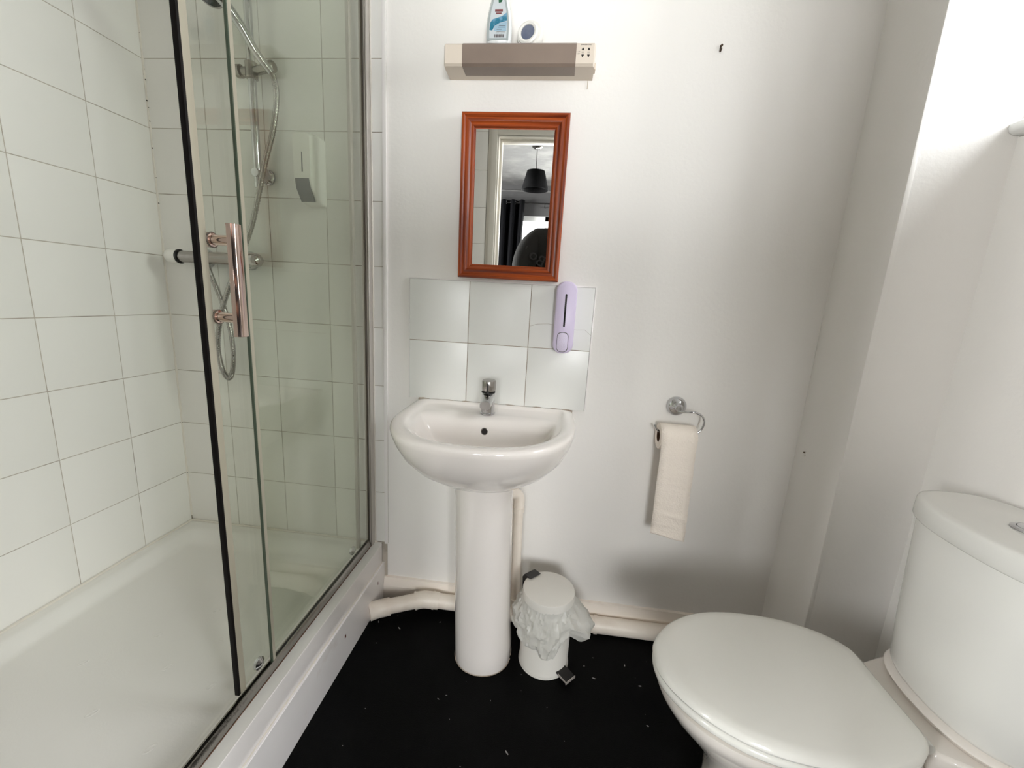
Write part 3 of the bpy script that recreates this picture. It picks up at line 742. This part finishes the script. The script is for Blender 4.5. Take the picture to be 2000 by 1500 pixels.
lat('lever_ring', (TX, TY, .0565), (0, 0, 1), [(.0213, 0), (.0219, .001), (.0219, .0045), (.0205, .0055)], BLACK, tp)
keep(tp)

# ------------------------------------------------------------------ waste pipes
wp = empty('waste_pipe', 'white plastic waste pipe running along the floor behind the pedestal', 'pipe', (.4, -.05, FZ))
PZ = FZ+.0335; QZ = FZ+.0435
tube('pipe_length', [(.43, -.046, PZ-.004), (1.20, -.044, PZ-.004)], .0285, PIPEM, wp, smooth_path=False, n=24)
tube('pipe_length', [(.12, -.052, QZ+.004), (.36, -.047, QZ-.004)], .0262, PIPEM, wp, smooth_path=False, n=24)
tube('pipe_length', [(-.045, -.112, QZ), (.075, -.062, QZ+.008)], .0262, PIPEM, wp, smooth_path=False, n=24)
tube('pipe_elbow', [(-.0915, -.140, QZ-.004), (-.070, -.125, QZ-.002), (-.030, -.105, QZ)], .0305, PIPEM, wp, n=24)
tube('pipe_elbow', [(.050, -.072, QZ+.0065), (.080, -.0605, QZ+.008), (.105, -.056, QZ+.006), (.135, -.0520, QZ+.0035)], .0295, PIPEM, wp, n=24)
for a, b in (((.050, -.0718, QZ+.0065), (.057, -.069, QZ+.007)), ((.112, -.0543, QZ+.005), (.119, -.0533, QZ+.0045))):
    tube('pipe_collar', [a, b], .0312, PIPEM, wp, smooth_path=False, n=24)
tube('pipe_elbow', [(.36, -.047, QZ-.004), (.40, -.047, QZ-.006), (.45, -.046, PZ)], .0305, PIPEM, wp, n=24)
tube('pipe_collar', [(.700, -.045, PZ-.004), (.712, -.045, PZ-.004)], .0312, PIPEM, wp, smooth_path=False, n=24)
VX = .4065
tube('vertical_pipe', [(VX+.008, -.047, PZ+.02), (VX, -.047, -.34)], .0165, PIPEM, wp, smooth_path=False, n=20)
tube('pipe_elbow', [(VX, -.047, -.348), (VX, -.047, -.318), (VX-.008, -.055, -.296), (VX-.028, -.075, -.286), (VX-.06, -.11, -.284)], .0190, PIPEM, wp, n=20)
tube('pipe_collar', [(VX, -.047, -.362), (VX, -.047, -.346)], .0208, PIPEM, wp, smooth_path=False, n=20)
tube('pipe_collar', [(VX+.006, -.047, -.700), (VX+.0065, -.047, -.720)], .0212, PIPEM, wp, smooth_path=False, n=20)
keep(wp)

# ------------------------------------------------------------------ pedal bin + liner
BXc, BYc = .528, -.190
bn = empty('pedal_bin', 'small white pedal bin between the pedestal and the toilet', 'bin', (BXc, BYc, FZ))
lat('bin_body', (BXc, BYc, FZ), (0, 0, 1), [(.078, 0), (.080, .003), (.080, .012), (.0785, .014), (.0785, .225), (.001, .225)], BINM, bn, 56)
lat('bin_lid', (BXc, BYc, FZ+.236), (0, 0, 1), [(.080, 0), (.0825, .001), (.0825, .023), (.0812, .0262), (.077, .028), (.001, .029)], BINM, bn, 64, 30)
pdv = Vector((.72, -.69, 0)).normalized(); pn = Vector((-pdv.y, pdv.x, 0))
bm = bmesh.new()
def pv(a, b, z): return Vector((BXc, BYc, 0))+pdv*a+pn*b+Vector((0, 0, z))
rings(bm, [[pv(a, -.020, z), pv(a, .020, z), pv(a, .020, z+.006), pv(a, -.020, z+.006)] for a, z in ((.070, FZ+.018), (.090, FZ+.019), (.118, FZ+.014))]); fin('pedal', bm, BLACK, bn, bev=.001)
bm = bmesh.new(); rings(bm, [[pv(.1175, b, FZ+.013), pv(.1195, b, FZ+.013), pv(.1195, b, FZ+.0205), pv(.1175, b, FZ+.0205)] for b in (-.021, .021)]); fin('pedal_trim', bm, ALU, bn)
bm = bmesh.new(); rings(bm, [[pv(a, -.0215, FZ+.0185), pv(a, -.0200, FZ+.0185), pv(a, -.0200, FZ+.0262-(.004 if a > .1 else 0)), pv(a, -.0215, FZ+.0262-(.004 if a > .1 else 0))] for a in (.085, .119)]); fin('pedal_trim', bm, ALU, bn)
bm = bmesh.new(); rings(bm, [[pv(a, b, z) for a, z in ((-.079, FZ+.195), (-.096, FZ+.200), (-.100, FZ+.255), (-.092, FZ+.268), (-.060, FZ+.268), (-.079, FZ+.262))] for b in (-.024, .024)]); fin('hinge', bm, BLACK, bn, bev=.002)
lat('base_ring', (BXc, BYc, FZ), (0, 0, 1), [(.079, .0), (.0812, .001), (.0812, .005), (.0795, .006)], BINM, bn, 48)
keep(bn)
bm = bmesh.new(); NA, NR = 120, 26; rs = []
def ang(a): return (a+pi) % (2*pi)-pi
def bump_(a, c, w): return math.exp(-(ang(a-c)/w)**2)
for k in range(NR+1):
    t = k/NR; row = []
    for i in range(NA):
        a = 2*pi*i/NA
        flare = .007 + .058*bump_(a, radians(-8), .50) + .020*bump_(a, radians(178), .55) + .010*bump_(a, radians(-75), .5) + .012*bump_(a, radians(-125), .4)
        drop = .092 + .058*bump_(a, radians(-84), .42) + .030*bump_(a, radians(-128), .5) + .012*bump_(a, radians(180), .5) + .022*bump_(a, radians(-22), .16)-.012*bump_(a, radians(-45), .18)
        drop += .006*noise.noise(Vector((cos(a)*4, sin(a)*4, 5)))
        r = .0800 + flare*math.sin(min(1, t*1.25)*pi/2)*(1-.25*max(0, t-.8)/.2)
        pl = min(1, t*3)*(1-.5*t)*(.0034*abs(sin(a*9+2.2*t*sin(a*3)))+.0020*abs(sin(a*16+1.3+t)))
        q = Vector((cos(a)*6, sin(a)*6, t*4)); pl += min(1, t*2)*.010*noise.noise(q)+.007*abs(noise.noise(q*2.3))
        r = max(r+pl, .0798+.001*t)
        z = FZ+.240 - drop*t - (.008*math.sin(pi*t))*bump_(a, radians(-8), .5)
        row.append(Vector((BXc+r*cos(a), BYc+r*sin(a), z + .002*noise.noise(q*2))))
    rs.append(row)
rings(bm, rs, False, False)
tagg(fin('bin_liner', bm, LINER, None, True, 25), 'crumpled translucent white bag folded over the bin rim', 'bin liner')

# ------------------------------------------------------------------ toilet roll
th = empty('toilet_roll_holder', 'chrome round rosette and wire ring on painted wall', 'toilet roll holder', (.895, -.02, .04))
lat('rosette', (.893, 0, .042), (0, -1, 0), [(.0300, 0), (.0310, .003), (.0305, .008), (.0260, .016), (.018, .022), (.012, .026), (.009, .034), (.001, .035)], CHROME, th, 40)
tube('wire_ring', [(.893, -.030, .030), (.915, -.048, .035), (.935, -.055, .038), (.958, -.055, .028), (.967, -.055, .008), (.960, -.055, -.018), (.938, -.055, -.036), (.900, -.055, -.038), (.860, -.055, -.037), (.832, -.055, -.030), (.820, -.055, -.012)], .0032, CHROME, th, 12)
keep(th)
tr = empty('toilet_roll', 'white toilet roll with a long sheet hanging on the wire', 'toilet roll', (.89, -.055, -.05))
rx0, rx1, rz, ry, rr_ = .834, .942, -.046, -.057, .041
bm = bmesh.new(); N = 48
pr = [(.0200, rx0), (.0400, rx0), (rr_, rx0+.001), (rr_, rx1-.001), (.0400, rx1), (.0200, rx1)]
vs = [[bm.verts.new((x, ry+r*sin(2*pi*i/N), rz+r*cos(2*pi*i/N))) for i in range(N)] for r, x in pr]
for k in range(len(pr)):
    a, b = vs[k], vs[(k+1) % len(pr)]
    for i in range(N): bm.faces.new((a[i], a[(i+1) % N], b[(i+1) % N], b[i]))
fin('paper_roll', bm, PAPER, tr, True, 40)
bm = bmesh.new(); pr = [(.0170, rx0+.0005), (.0202, rx0+.0005), (.0202, rx1-.0005), (.0170, rx1-.0005)]
vs = [[bm.verts.new((x, ry+r*sin(2*pi*i/N), rz+r*cos(2*pi*i/N))) for i in range(N)] for r, x in pr]
for k in range(len(pr)):
    a, b = vs[k], vs[(k+1) % len(pr)]
    for i in range(N): bm.faces.new((a[i], a[(i+1) % N], b[(i+1) % N], b[i]))
fin('cardboard_core', bm, CARD, tr, True, 40)
bm = bmesh.new(); rs = []; LN = 90; cuts = (.30, .55, .78)
for k in range(LN+1):
    t = k/LN
    if t < .14:
        a = -.15+t/.14*(pi/2+.15); y, z = ry-(rr_+.0007)*sin(a), rz+(rr_+.0007)*cos(a)
    else:
        s = (t-.14)/.86; y = ry-rr_-.0007; z = rz-.318*s
    row = []
    for side in (0, .2, .4, .6, .8, 1):
        s = max(0, (t-.14)/.86)
        x = rx0+.0015+(rx1-rx0-.003)*side + .004*s
        wob = .004*noise.noise(Vector((side*2, s*7, 1)))*min(1, s*3) + .006*s*s*sin(side*3+2) + .0022*noise.noise(Vector((side*7, s*26, 4)))*min(1, s*2)
        wob -= .0035*math.exp(-((s-.74-.05*side)/.02)**2)
        zz = z - .012*s*(side) *(1 if s > .9 else s)
        row.append(Vector((x, y+wob, zz)))
    rs.append(row)
vs = [[bm.verts.new(p) for p in r] for r in rs]
for a, b in zip(vs, vs[1:]):
    for i in range(5): bm.faces.new((a[i], a[i+1], b[i+1], b[i]))
sh = fin('hanging_sheet', bm, PAPER, tr, True, 70); md = sh.modifiers.new('thick', 'SOLIDIFY'); md.thickness = .0008
keep(tr)

# ------------------------------------------------------------------ wall bits
nh = empty('picture_hook', 'small rusty picture hook high on the painted wall', 'hook', (.877, 0, 1.056))
box('hook_plate', .8745, .8795, -.0015, 0, 1.050, 1.066, RUST, nh, .0005)
tube('hook_wire', [(.877, -.0015, 1.060), (.877, -.006, 1.054), (.876, -.010, 1.047), (.877, -.012, 1.053)], .0014, RUST, nh)
lat('nail_head', (.878, -.0015, 1.063), (0, -1, 0), [(.0008, 0), (.0008, .004), (.003, .0045), (.003, .0055), (.001, .006)], RUST, nh, 12)
keep(nh)
ws = empty('wall_plug', 'small screw in a white wall plug on the boxed-in corner', 'screw', (BXX, -.048, -.066))
lat('plug', (BXX, -.048, -.070), (-1, 0, 0), [(.0050, 0), (.0050, .002), (.0035, .0035), (.001, .0035)], WHITEP, ws, 16)
lat('screw_head', (BXX-.001, -.048, -.062), (-1, 0, 0), [(.0022, 0), (.0022, .0035), (.001, .004)], RUST, ws, 12)
keep(ws)
bm = bmesh.new(); fr_ = random.Random(5)
for i in range(34):
    if i < 7: x, y = ((-.06, -.134), (.022, -.15), (.445, -.493), (.83, -.241), (.689, -.237), (.828, -.364), (.794, -.173))[i]; s = .0032
    else: x, y, s = fr_.uniform(-.05, .9), fr_.uniform(-.62, -.09), fr_.uniform(.0005, .0016)
    if (x-.3285)**2+(y+.2)**2 < .011 or (x-BXc)**2+(y-BYc)**2 < .009: continue
    a = fr_.uniform(0, pi); l = s*fr_.uniform(1, 2.4); r_ = []
    for q in range(5):
        b = 2*pi*q/5; p = Vector((l*cos(b), s*.6*sin(b), 0)); p.rotate(Matrix.Rotation(a, 3, 'Z')); r_.append(p+Vector((x, y, FZ)))
    rings(bm, [r_, [p+Vector((0, 0, .0004)) for p in r_]])
fl = fin('floor_flecks', bm, FLECK, floor); fl['kind'] = 'stuff'

# ------------------------------------------------------------------ toilet
CYT = -.562
tl = empty('toilet', 'white close-coupled toilet with closed lid at the right', 'toilet', (1.0, CYT, FZ))
wpts = [(.752, .0), (.7535, .020), (.760, .045), (.780, .078), (.820, .118), (.880, .153), (.950, .171), (1.03, .175), (1.10, .167), (1.16, .146), (1.195, .122), (1.210, .104), (1.2145, .088), (1.215, .06), (1.215, 0)]
def outline():
    P = catmull([(x, w, 0) for x, w in wpts], 5)
    top = [(p.x, max(p.y, 0)) for p in P]
    return [(x, CYT+w) for x, w in top] + [(x, CYT-w) for x, w in top[-2:0:-1]]
OL = outline()
def inset_ol(d, z, ox=0, sx=1.0, sy=1.0):
    cx0 = .985; out = []
    for x, y in OL:
        v = Vector((x-cx0, (y-CYT)*1.25)); L = v.length; f = (L-d)/L
        out.append(Vector((cx0+(x-cx0)*f*sx+ox, CYT+(y-CYT)*f*sy, z)))
    return out
def slab(name, z0, z1, ins, mt, dome=0, er=.006):
    R_ = [inset_ol(ins+er, z0), inset_ol(ins+er*.3, z0+er*.35), inset_ol(ins, z0+er), inset_ol(ins, z1-er*1.3), inset_ol(ins+er*.35, z1-er*.5), inset_ol(ins+er*1.2, z1)]
    for f in (.03, .06, .10, .15): R_.append(inset_ol(ins+f, z1+dome*(1-(1-f/.15)**2)))
    bm = bmesh.new(); rings(bm, R_); return fin(name, bm, mt, tl, True, 60)
slab('lid', -.402, -.384, 0, SEATM, .004, .008)
slab('seat', -.420, -.4035, .0015, SEATM, 0, .005)
for s in (1, -1):
    lat('seat_hinge', (1.222, CYT+s*.075+(.0), -.414), (0, s, 0), [(.011, -.02), (.012, -.018), (.012, .018), (.011, .02)], CERC, tl, 20)
R = []
def pan(z, x0, x1, w, n=2.4, N=72):
    out = []; c = x0+(x1-x0)*.48
    for i in range(N):
        t = 2*pi*i/N; a = (c-x0) if cos(t) < 0 else (x1-c)
        out.append(Vector((c+a*se(cos(t), n if cos(t) < 0 else n+.8), CYT+w*se(sin(t), n), z)))
    return out
for z, x0, x1, w, n in ((FZ, .885, 1.36, .112, 2.6), (FZ+.03, .890, 1.36, .108, 2.6), (-.70, .900, 1.35, .098, 2.5), (-.63, .895, 1.34, .100, 2.4), (-.575, .868, 1.33, .112, 2.3), (-.525, .825, 1.30, .133, 2.2), (-.480, .787, 1.27, .153, 2.2), (-.452, .769, 1.25, .164, 2.2), (-.435, .762, 1.24, .168, 2.2), (-.424, .763, 1.24, .1675, 2.2), (-.4215, .775, 1.235, .160, 2.2)):
    R.append(pan(z, x0, x1, w, n))
bm = bmesh.new(); rings(bm, R); fin('pan', bm, CERP, tl, True, 60)
# rear deck carrying the cistern
def deck(z, x0, w0, w1, x1=1.470, n=7):
    pts = []
    for i in range(13):
        t = -1+2*i/12; pts.append((x0+(.028*(t*t)), CYT+w0*t))
    pts = [(1.30, CYT-w1)] + [(x, y) for x, y in pts][0:13] + [(1.30, CYT+w1), (x1, CYT+w1), (x1, CYT-w1)]
    return [Vector((x, y, z)) for x, y in pts]
bm = bmesh.new(); rings(bm, [deck(-.56, 1.235, .075, .085), deck(-.50, 1.215, .085, .10), deck(-.45, 1.205, .098, .122), deck(-.425, 1.205, .100, .128), deck(-.4165, 1.210, .098, .125)]); fin('cistern_deck', bm, CERP, tl, bev=.006)
def cring(z, cx_, af, ab, b, nf=2.3, nb=3.2, N=72):
    out = []
    for i in range(N):
        t = 2*pi*i/N; c, s = cos(t), sin(t); n = nf if c < 0 else nb
        out.append(Vector((cx_+(af if c < 0 else ab)*se(c, n), CYT+.004+b*se(s, n), z)))
    return out
bm = bmesh.new(); rings(bm, [cring(-.4165, 1.375, .106, .105, .140, 2.3, 3.5), cring(-.406, 1.375, .112, .107, .146, 2.3, 3.5), cring(-.401, 1.375, .108, .107, .142, 2.3, 3.5)]); fin('pan_ledge', bm, CERP, tl, True, 60)
bm = bmesh.new(); rings(bm, [cring(-.399, 1.378, .096, .100, .130), cring(-.396, 1.378, .102, .106, .137), cring(-.385, 1.378, .107, .108, .142), cring(-.30, 1.377, .106, .109, .153), cring(-.18, 1.375, .104, .110, .163), cring(-.066, 1.373, .102, .111, .170), cring(-.062, 1.373, .100, .110, .168)])
cis = fin('cistern', bm, CERC, tl, True, 60)
bm = bmesh.new(); rings(bm, [cring(-.0615, 1.373, .101, .111, .169), cring(-.0595, 1.372, .108, .112, .175), cring(-.056, 1.372, .110, .112, .177), cring(-.024, 1.372, .1095, .112, .1765), cring(-.0185, 1.372, .1075, .111, .1745), cring(-.0155, 1.372, .103, .109, .170), cring(-.0140, 1.372, .095, .102, .160), cring(-.0132, 1.372, .04, .05, .08)])
fin('cistern_lid', bm, CERC, cis, True, 60)
lat('flush_button', (1.382, -.558, -.0145), (0, 0, 1), [(.029, 0), (.029, .003), (.026, .0055), (.0215, .006), (.0208, .0035), (.0200, .0065), (.015, .0075), (.001, .0078)], CHROME, cis, 40)
for s in (1, -1):
    lat('fixing_nut', (1.33, CYT+s*.095, -.445), (0, 0, -1), [(.010, -.02), (.010, .012), (.006, .013), (.006, .02)], BLACK, tl, 6)
keep(tl)

# ------------------------------------------------------------------ bedroom seen in the mirror
SY0, SY1, SZ0, SZ1 = -3.15, -1.75, .10, 1.38
for nm, xa, xb, wn in (('wall_left', -1.6, -1.5, 'added_window_3'), ('wall_right', 2.5, 2.6, 'added_window_4')):  # side windows are unseen, added so more daylight reaches the doorway
    bm = bmesh.new(); bx(bm, xa, xb, YB, YF-.12, FZ, SZ0); bx(bm, xa, xb, YB, YF-.12, SZ1, CZ); bx(bm, xa, xb, YB, SY0, SZ0, SZ1); bx(bm, xa, xb, SY1, YF-.12, SZ0, SZ1)
    struct(fin(nm, bm, BEDW), 'grey bedroom side wall with an added window', 'wall')
    w3 = struct(bpy.data.objects.new(wn, None), 'white bedroom side window, unseen, added for fill daylight', 'window'); COL.objects.link(w3)
    for (y0, y1, z0, z1) in ((SY0, SY1, SZ0, SZ0+.05), (SY0, SY1, SZ1-.05, SZ1), (SY0, SY0+.05, SZ0, SZ1), (SY1-.05, SY1, SZ0, SZ1), (-2.47, -2.43, SZ0, SZ1)):
        box('window_frame', xa+.03, xb-.03, y0, y1, z0, z1, UPVC, w3, .003)
    for y0, y1 in ((SY0+.05, -2.47), (-2.43, SY1-.05)): box('window_pane', xa+.048, xa+.052, y0, y1, SZ0+.05, SZ1-.05, CLEAR, w3)
W2X0, W2X1, W2Z0, W2Z1 = -.10, 1.75, .15, 1.225
bm = bmesh.new()
bx(bm, -1.6, W2X0, YB-.1, YB, FZ, CZ); bx(bm, W2X1, 2.6, YB-.1, YB, FZ, CZ); bx(bm, W2X0, W2X1, YB-.1, YB, FZ, W2Z0); bx(bm, W2X0, W2X1, YB-.1, YB, W2Z1, CZ)
struct(fin('wall_window', bm, BEDW), 'grey bedroom wall with the window, seen in the mirror', 'wall')
bm = bmesh.new(); bx(bm, -1.6, XL, YF-.121, YF-.115, FZ, CZ); bx(bm, XL-.1, DX0-.07, YF-.122, YF-.12, FZ, CZ); bx(bm, DX1+.07, 2.6, YF-.122, YF-.12, FZ, CZ); bx(bm, DX0-.07, DX1+.07, YF-.122, YF-.12, DZ1+.07, CZ)
fin('bedroom_plaster', bm, BEDW, wf)
w2 = struct(bpy.data.objects.new('window_2', None), 'white bedroom window reflected in the mirror', 'window'); COL.objects.link(w2)
for (x0, x1, z0, z1) in ((W2X0, W2X1, W2Z0, W2Z0+.055), (W2X0, W2X1, W2Z1-.055, W2Z1), (W2X0, W2X0+.055, W2Z0, W2Z1), (W2X1-.055, W2X1, W2Z0, W2Z1), (.253, .340, W2Z0, W2Z1), (1.1, 1.18, W2Z0, W2Z1)):
    box('window_frame', x0, x1, YB-.06, YB-.01, z0, z1, UPVC, w2, .003)
for x0, x1 in ((W2X0+.055, .253), (.340, 1.1), (1.18, W2X1-.055)): box('window_pane', x0, x1, YB-.038, YB-.032, W2Z0+.055, W2Z1-.055, CLEAR, w2)
struct(box('trim_2', -1.5, 2.5, YB, YB+.012, 1.488, 1.502, BEDC), 'picture rail moulding in the bedroom', 'trim')
rd = empty('curtain_rod', 'thin black curtain rod above the bedroom window', 'curtain rod', (.8, YB+.08, 1.36))
RZ, RYc = 1.350, YB+.085
tube('rod', [(-.30, RYc, RZ), (2.1, RYc, RZ)], .008, BLACK, rd, smooth_path=False)
for x in (-.31, 2.11): lat('finial', (x, RYc, RZ), (1 if x > 0 else -1, 0, 0), [(.008, -.01), (.02, 0), (.02, .02), (.001, .035)], BLACK, rd, 20)
for x in (.245, 1.6): tube('rod_bracket', [(x, YB, RZ-.03), (x, YB+.04, RZ-.03), (x, RYc, RZ)], .006, BLACK, rd)
keep(rd)
ct = empty('curtain', 'black eyelet curtain hanging beside the bedroom window', 'curtain', (-.12, RYc, 1.36))
bm = bmesh.new(); rs = []
for zi in range(14):
    z = RZ+.028-(RZ+.028-(FZ+.03))*zi/13; row = []
    for i in range(61):
        t = i/60; x = -.36+.37*t*(1-.012*zi); row.append(Vector((x, RYc+.045*sin(t*2*pi*3.5), z)))
    rs.append(row)
vs = [[bm.verts.new(p) for p in r] for r in rs]
for a, b in zip(vs, vs[1:]):
    for i in range(60): bm.faces.new((a[i], a[i+1], b[i+1], b[i]))
o = fin('curtain_cloth', bm, FABRICB, ct, True, 80); md = o.modifiers.new('t', 'SOLIDIFY'); md.thickness = .003
for i in range(7):
    t = (i+.0)/7+.0; x = -.36+.37*t
    bm = bmesh.new(); tube_pts(bm, circ((x, RYc, RZ), .021, (1, 0, 0), 17), .004, 8); fin('eyelet', bm, CHROME, ct, True)
keep(ct)
pl = empty('pendant_lamp', 'black drum-cone shade pendant lamp on the bedroom ceiling', 'pendant lamp', (.21, -2.45, 1.3))
LX, LY = .212, -2.48
lat('ceiling_rose', (LX, LY, CZ), (0, 0, -1), [(.045, 0), (.045, .012), (.03, .022), (.001, .024)], CHROMED, pl)
tube('cord', [(LX, LY, CZ-.02), (LX, LY, 1.35)], .003, BLACK, pl, smooth_path=False)
bm = bmesh.new(); rings(bm, [circ((LX, LY, 1.213), .117, n=48), circ((LX, LY, 1.213+.150), .076, n=48)], False, False); o = fin('lamp_shade', bm, SHADE, pl, True); md = o.modifiers.new('t', 'SOLIDIFY'); md.thickness = .003
lat('shade_top', (LX, LY, 1.213+.147), (0, 0, 1), [(.076, 0), (.076, .002), (.001, .003)], SHADE, pl)
lat('bulb', (LX, LY, 1.213+.130), (0, 0, -1), [(.012, 0), (.013, .03), (.028, .06), (.030, .075), (.022, .095), (.001, .103)], BULBM, pl)
keep(pl)
hg = None
bm = bmesh.new(); rg = random.Random(11)
for i in range(240):
    c = Vector((rg.gauss(.55, .35), -7.2+rg.gauss(0, .3), rg.uniform(-.5, 2.3)))
    bmesh.ops.create_icosphere(bm, subdivisions=1, radius=rg.uniform(.08, .2), matrix=Matrix.Translation(c))
sh_ = empty('garden_shrub', 'sunlit yellow-green shrub outside the bedroom window', 'shrub', (.55, -7.2, FZ))
o = fin('foliage', bm, LEAF, sh_); keep(sh_)
tagg(box('lawn', -6, 8, -14, YB-.2, FZ-.2, FZ-.02, LEAF), 'pale green lawn outside the bedroom window', 'lawn')

# ------------------------------------------------------------------ the photographer, seen only in the mirror
def skin(name, verts, edges, radii, mt, parent, sub=2, root=0):
    me = bpy.data.meshes.new(name); me.from_pydata([Vector(v) for v in verts], edges, []); me.update()
    o = link(name, me, mt, parent)
    md = o.modifiers.new('skin', 'SKIN'); md.use_smooth_shade = True
    for i, r in enumerate(radii):
        sv = me.skin_vertices[0].data[i]; sv.radius = r if isinstance(r, tuple) else (r, r); sv.use_root = (i == root)
    s = o.modifiers.new('sub', 'SUBSURF'); s.levels = sub; s.render_levels = sub
    return o
PXc, PYc = .50, -1.65
ps = empty('person', 'person in a black lettered sweatshirt reflected in the mirror', 'person', (PXc, PYc, FZ))
S_ = 1.0
def V(x, y, z): return (PXc+x, PYc+y, FZ+z+.07*min(1, max(0, (z-.9)/.5))*(1 if y < .19 else 0))
# continuous body (skin tone), clothes over it
vb = [V(0, 0, .95), V(0, -.01, 1.15), V(0, 0, 1.38), V(0, .01, 1.50), V(0, .02, 1.60),
      V(.19, 0, 1.43), V(.255, .11, 1.25), V(.17, .205, 1.165), V(.15, .232, 1.156),
      V(-.19, 0, 1.42), V(-.270, .08, 1.25), V(-.12, .205, 1.165), V(-.095, .232, 1.156),
      V(.09, 0, .86), V(.11, .01, .48), V(.12, -.02, .08), V(.13, .12, .04),
      V(-.09, 0, .86), V(-.11, .01, .48), V(-.12, -.02, .08), V(-.13, .12, .04)]
eb = [(0, 1), (1, 2), (2, 3), (3, 4), (2, 5), (5, 6), (6, 7), (7, 8), (2, 9), (9, 10), (10, 11), (11, 12), (0, 13), (13, 14), (14, 15), (15, 16), (0, 17), (17, 18), (18, 19), (19, 20)]
rb = [(.15, .10), (.13, .095), (.15, .10), .055, .05, .06, .042, .03, .028, .06, .042, .03, .028, .085, .055, .038, .03, .085, .055, .038, .03]
skin('body', vb, eb, rb, SKIN, ps)
# head with face
bm = bmesh.new(); bmesh.ops.create_uvsphere(bm, u_segments=32, v_segments=24, radius=1)
for v in bm.verts:
    x, y, z = v.co; w = .076*(1-.18*max(0, -z)); v.co = Vector((x*w, y*.095*(1-.1*max(0, -z)), z*.118))
    if y > .75 and abs(x) < .16 and -.30 < z < .12: v.co.y += .016
    if y > .7 and abs(x) < .45 and -.95 < z < -.6: v.co.y += .01
    v.co += Vector(V(0, .035, 1.715))
fin('head', bm, SKIN, ps, True, 80)
for s in (-1, 1):
    lat('eye', V(s*.030, .118, 1.722), (0, 1, 0), [(.012, -.006), (.012, 0), (.008, .005), (.001, .006)], EYEW, ps, 16)
    lat('ear', V(s*.074, .03, 1.71), (s, .2, 0), [(.014, -.004), (.022, 0), (.028, .006), (.02, .012), (.001, .008)], SKIN, ps, 18)
lat('mouth', V(0, .112, 1.658), (0, 1, 0), [(.020, -.004), (.018, .004), (.001, .006)], LIPS, ps, 16)
bm = bmesh.new(); bmesh.ops.create_uvsphere(bm, u_segments=32, v_segments=24, radius=1)
for v in list(bm.verts):
    if v.co.z < -.25 or (v.co.y > .35 and v.co.z < .45): bm.verts.remove(v)
for v in bm.verts:
    n_ = 1+.06*noise.noise(v.co*5); v.co = Vector((v.co.x*.085*n_, v.co.y*.103*n_, v.co.z*.128*n_))+Vector(V(0, .030, 1.722))
fin('hair', bm, HAIR, ps, True, 80)
# sweatshirt: torso and sleeves
vs_ = [V(0, 0, .90), V(0, -.01, 1.08), V(0, -.005, 1.28), V(0, 0, 1.415), V(0, .01, 1.51),
       V(.175, -.005, 1.435), V(.245, .055, 1.34), V(.265, .135, 1.24), V(.18, .195, 1.17),
       V(-.175, -.005, 1.43), V(-.235, .02, 1.385), V(-.290, .07, 1.25), V(-.15, .195, 1.165)]
es_ = [(0, 1), (1, 2), (2, 3), (3, 4), (3, 5), (5, 6), (6, 7), (7, 8), (3, 9), (9, 10), (10, 11), (11, 12)]
rs_ = [(.19, .13), (.20, .13), (.235, .135), (.19, .12), .068, .098, .085, .070, .046, .108, .112, .092, .050]
SW = skin('sweatshirt', vs_, es_, rs_, SWEAT, ps)
vt = [V(0, 0, .95), V(.09, 0, .86), V(.11, .01, .48), V(.12, -.01, .10), V(-.09, 0, .86), V(-.11, .01, .48), V(-.12, -.01, .10)]
skin('trousers', vt, [(0, 1), (1, 2), (2, 3), (0, 4), (4, 5), (5, 6)], [(.17, .12), .105, .078, .072, .105, .078, .072], TROUS, ps)
for s in (-1, 1):
    bm = bmesh.new(); rings(bm, [[Vector(V(s*.12+w*cos(2*pi*i/20), .045+l*sin(2*pi*i/20), z)) for i in range(20)] for w, l, z in ((.046, .135, 0), (.050, .14, .015), (.048, .135, .045), (.040, .08, .08))]); fin('shoe', bm, SHOE, ps, True, 60)
# hands on the phone
for s in (-1, 1):
    hx = .15 if s > 0 else -.095
    base = Vector((PXc+hx, -1.418, FZ+1.156))
    pal = [base, base+Vector((-s*.012, .028, -.012))]
    vv = [base, base+Vector((0, .022, -.004)), base+Vector((0, .04, -.008))]
    skin('palm', vv, [(0, 1), (1, 2)], [.026, (.034, .018), (.034, .015)], SKIN, ps, 2)
    for f in range(4):
        b0 = base+Vector((s*.0, .040, .022-.015*f)); l = (.026, .030, .028, .022)[f]
        skin('finger', [b0, b0+Vector((-s*.006, l*.6, 0)), b0+Vector((-s*.022, l*.9, .001)), b0+Vector((-s*.036, l*.75, .001))], [(0, 1), (1, 2), (2, 3)], [.009, .0085, .008, .007], SKIN, ps, 1)
    b0 = base+Vector((-s*.004, .012, -.020))
    skin('thumb', [b0, b0+Vector((-s*.018, .010, -.012)), b0+Vector((-s*.036, .016, -.004))], [(0, 1), (1, 2)], [.011, .010, .008], SKIN, ps, 1)
# raised lettering on the chest
LET = [('B', .350, 1.365, .10, -.35), ('o', .300, 1.405, .10, -.2), ('J', .245, 1.425, .10, -.1)]
for ch, x, zz, sz, rt_ in LET:
    o = text('chest_letter', ch, sz, (x, PYc+(.150, .140, .122)[LET.index((ch, x, zz, sz, rt_))], FZ+zz), SWEATL, ps, rot=(pi/2, rt_, pi), ext=.002)
    md = o
keep(ps)
ph = empty('phone', 'dark smartphone held level by the person in the doorway', 'phone', (.52, -1.36, .35))
box('phone_body', .448, .610, -1.384, -1.376, .318, .394, PHONEM, ph, .003)
keep(ph)
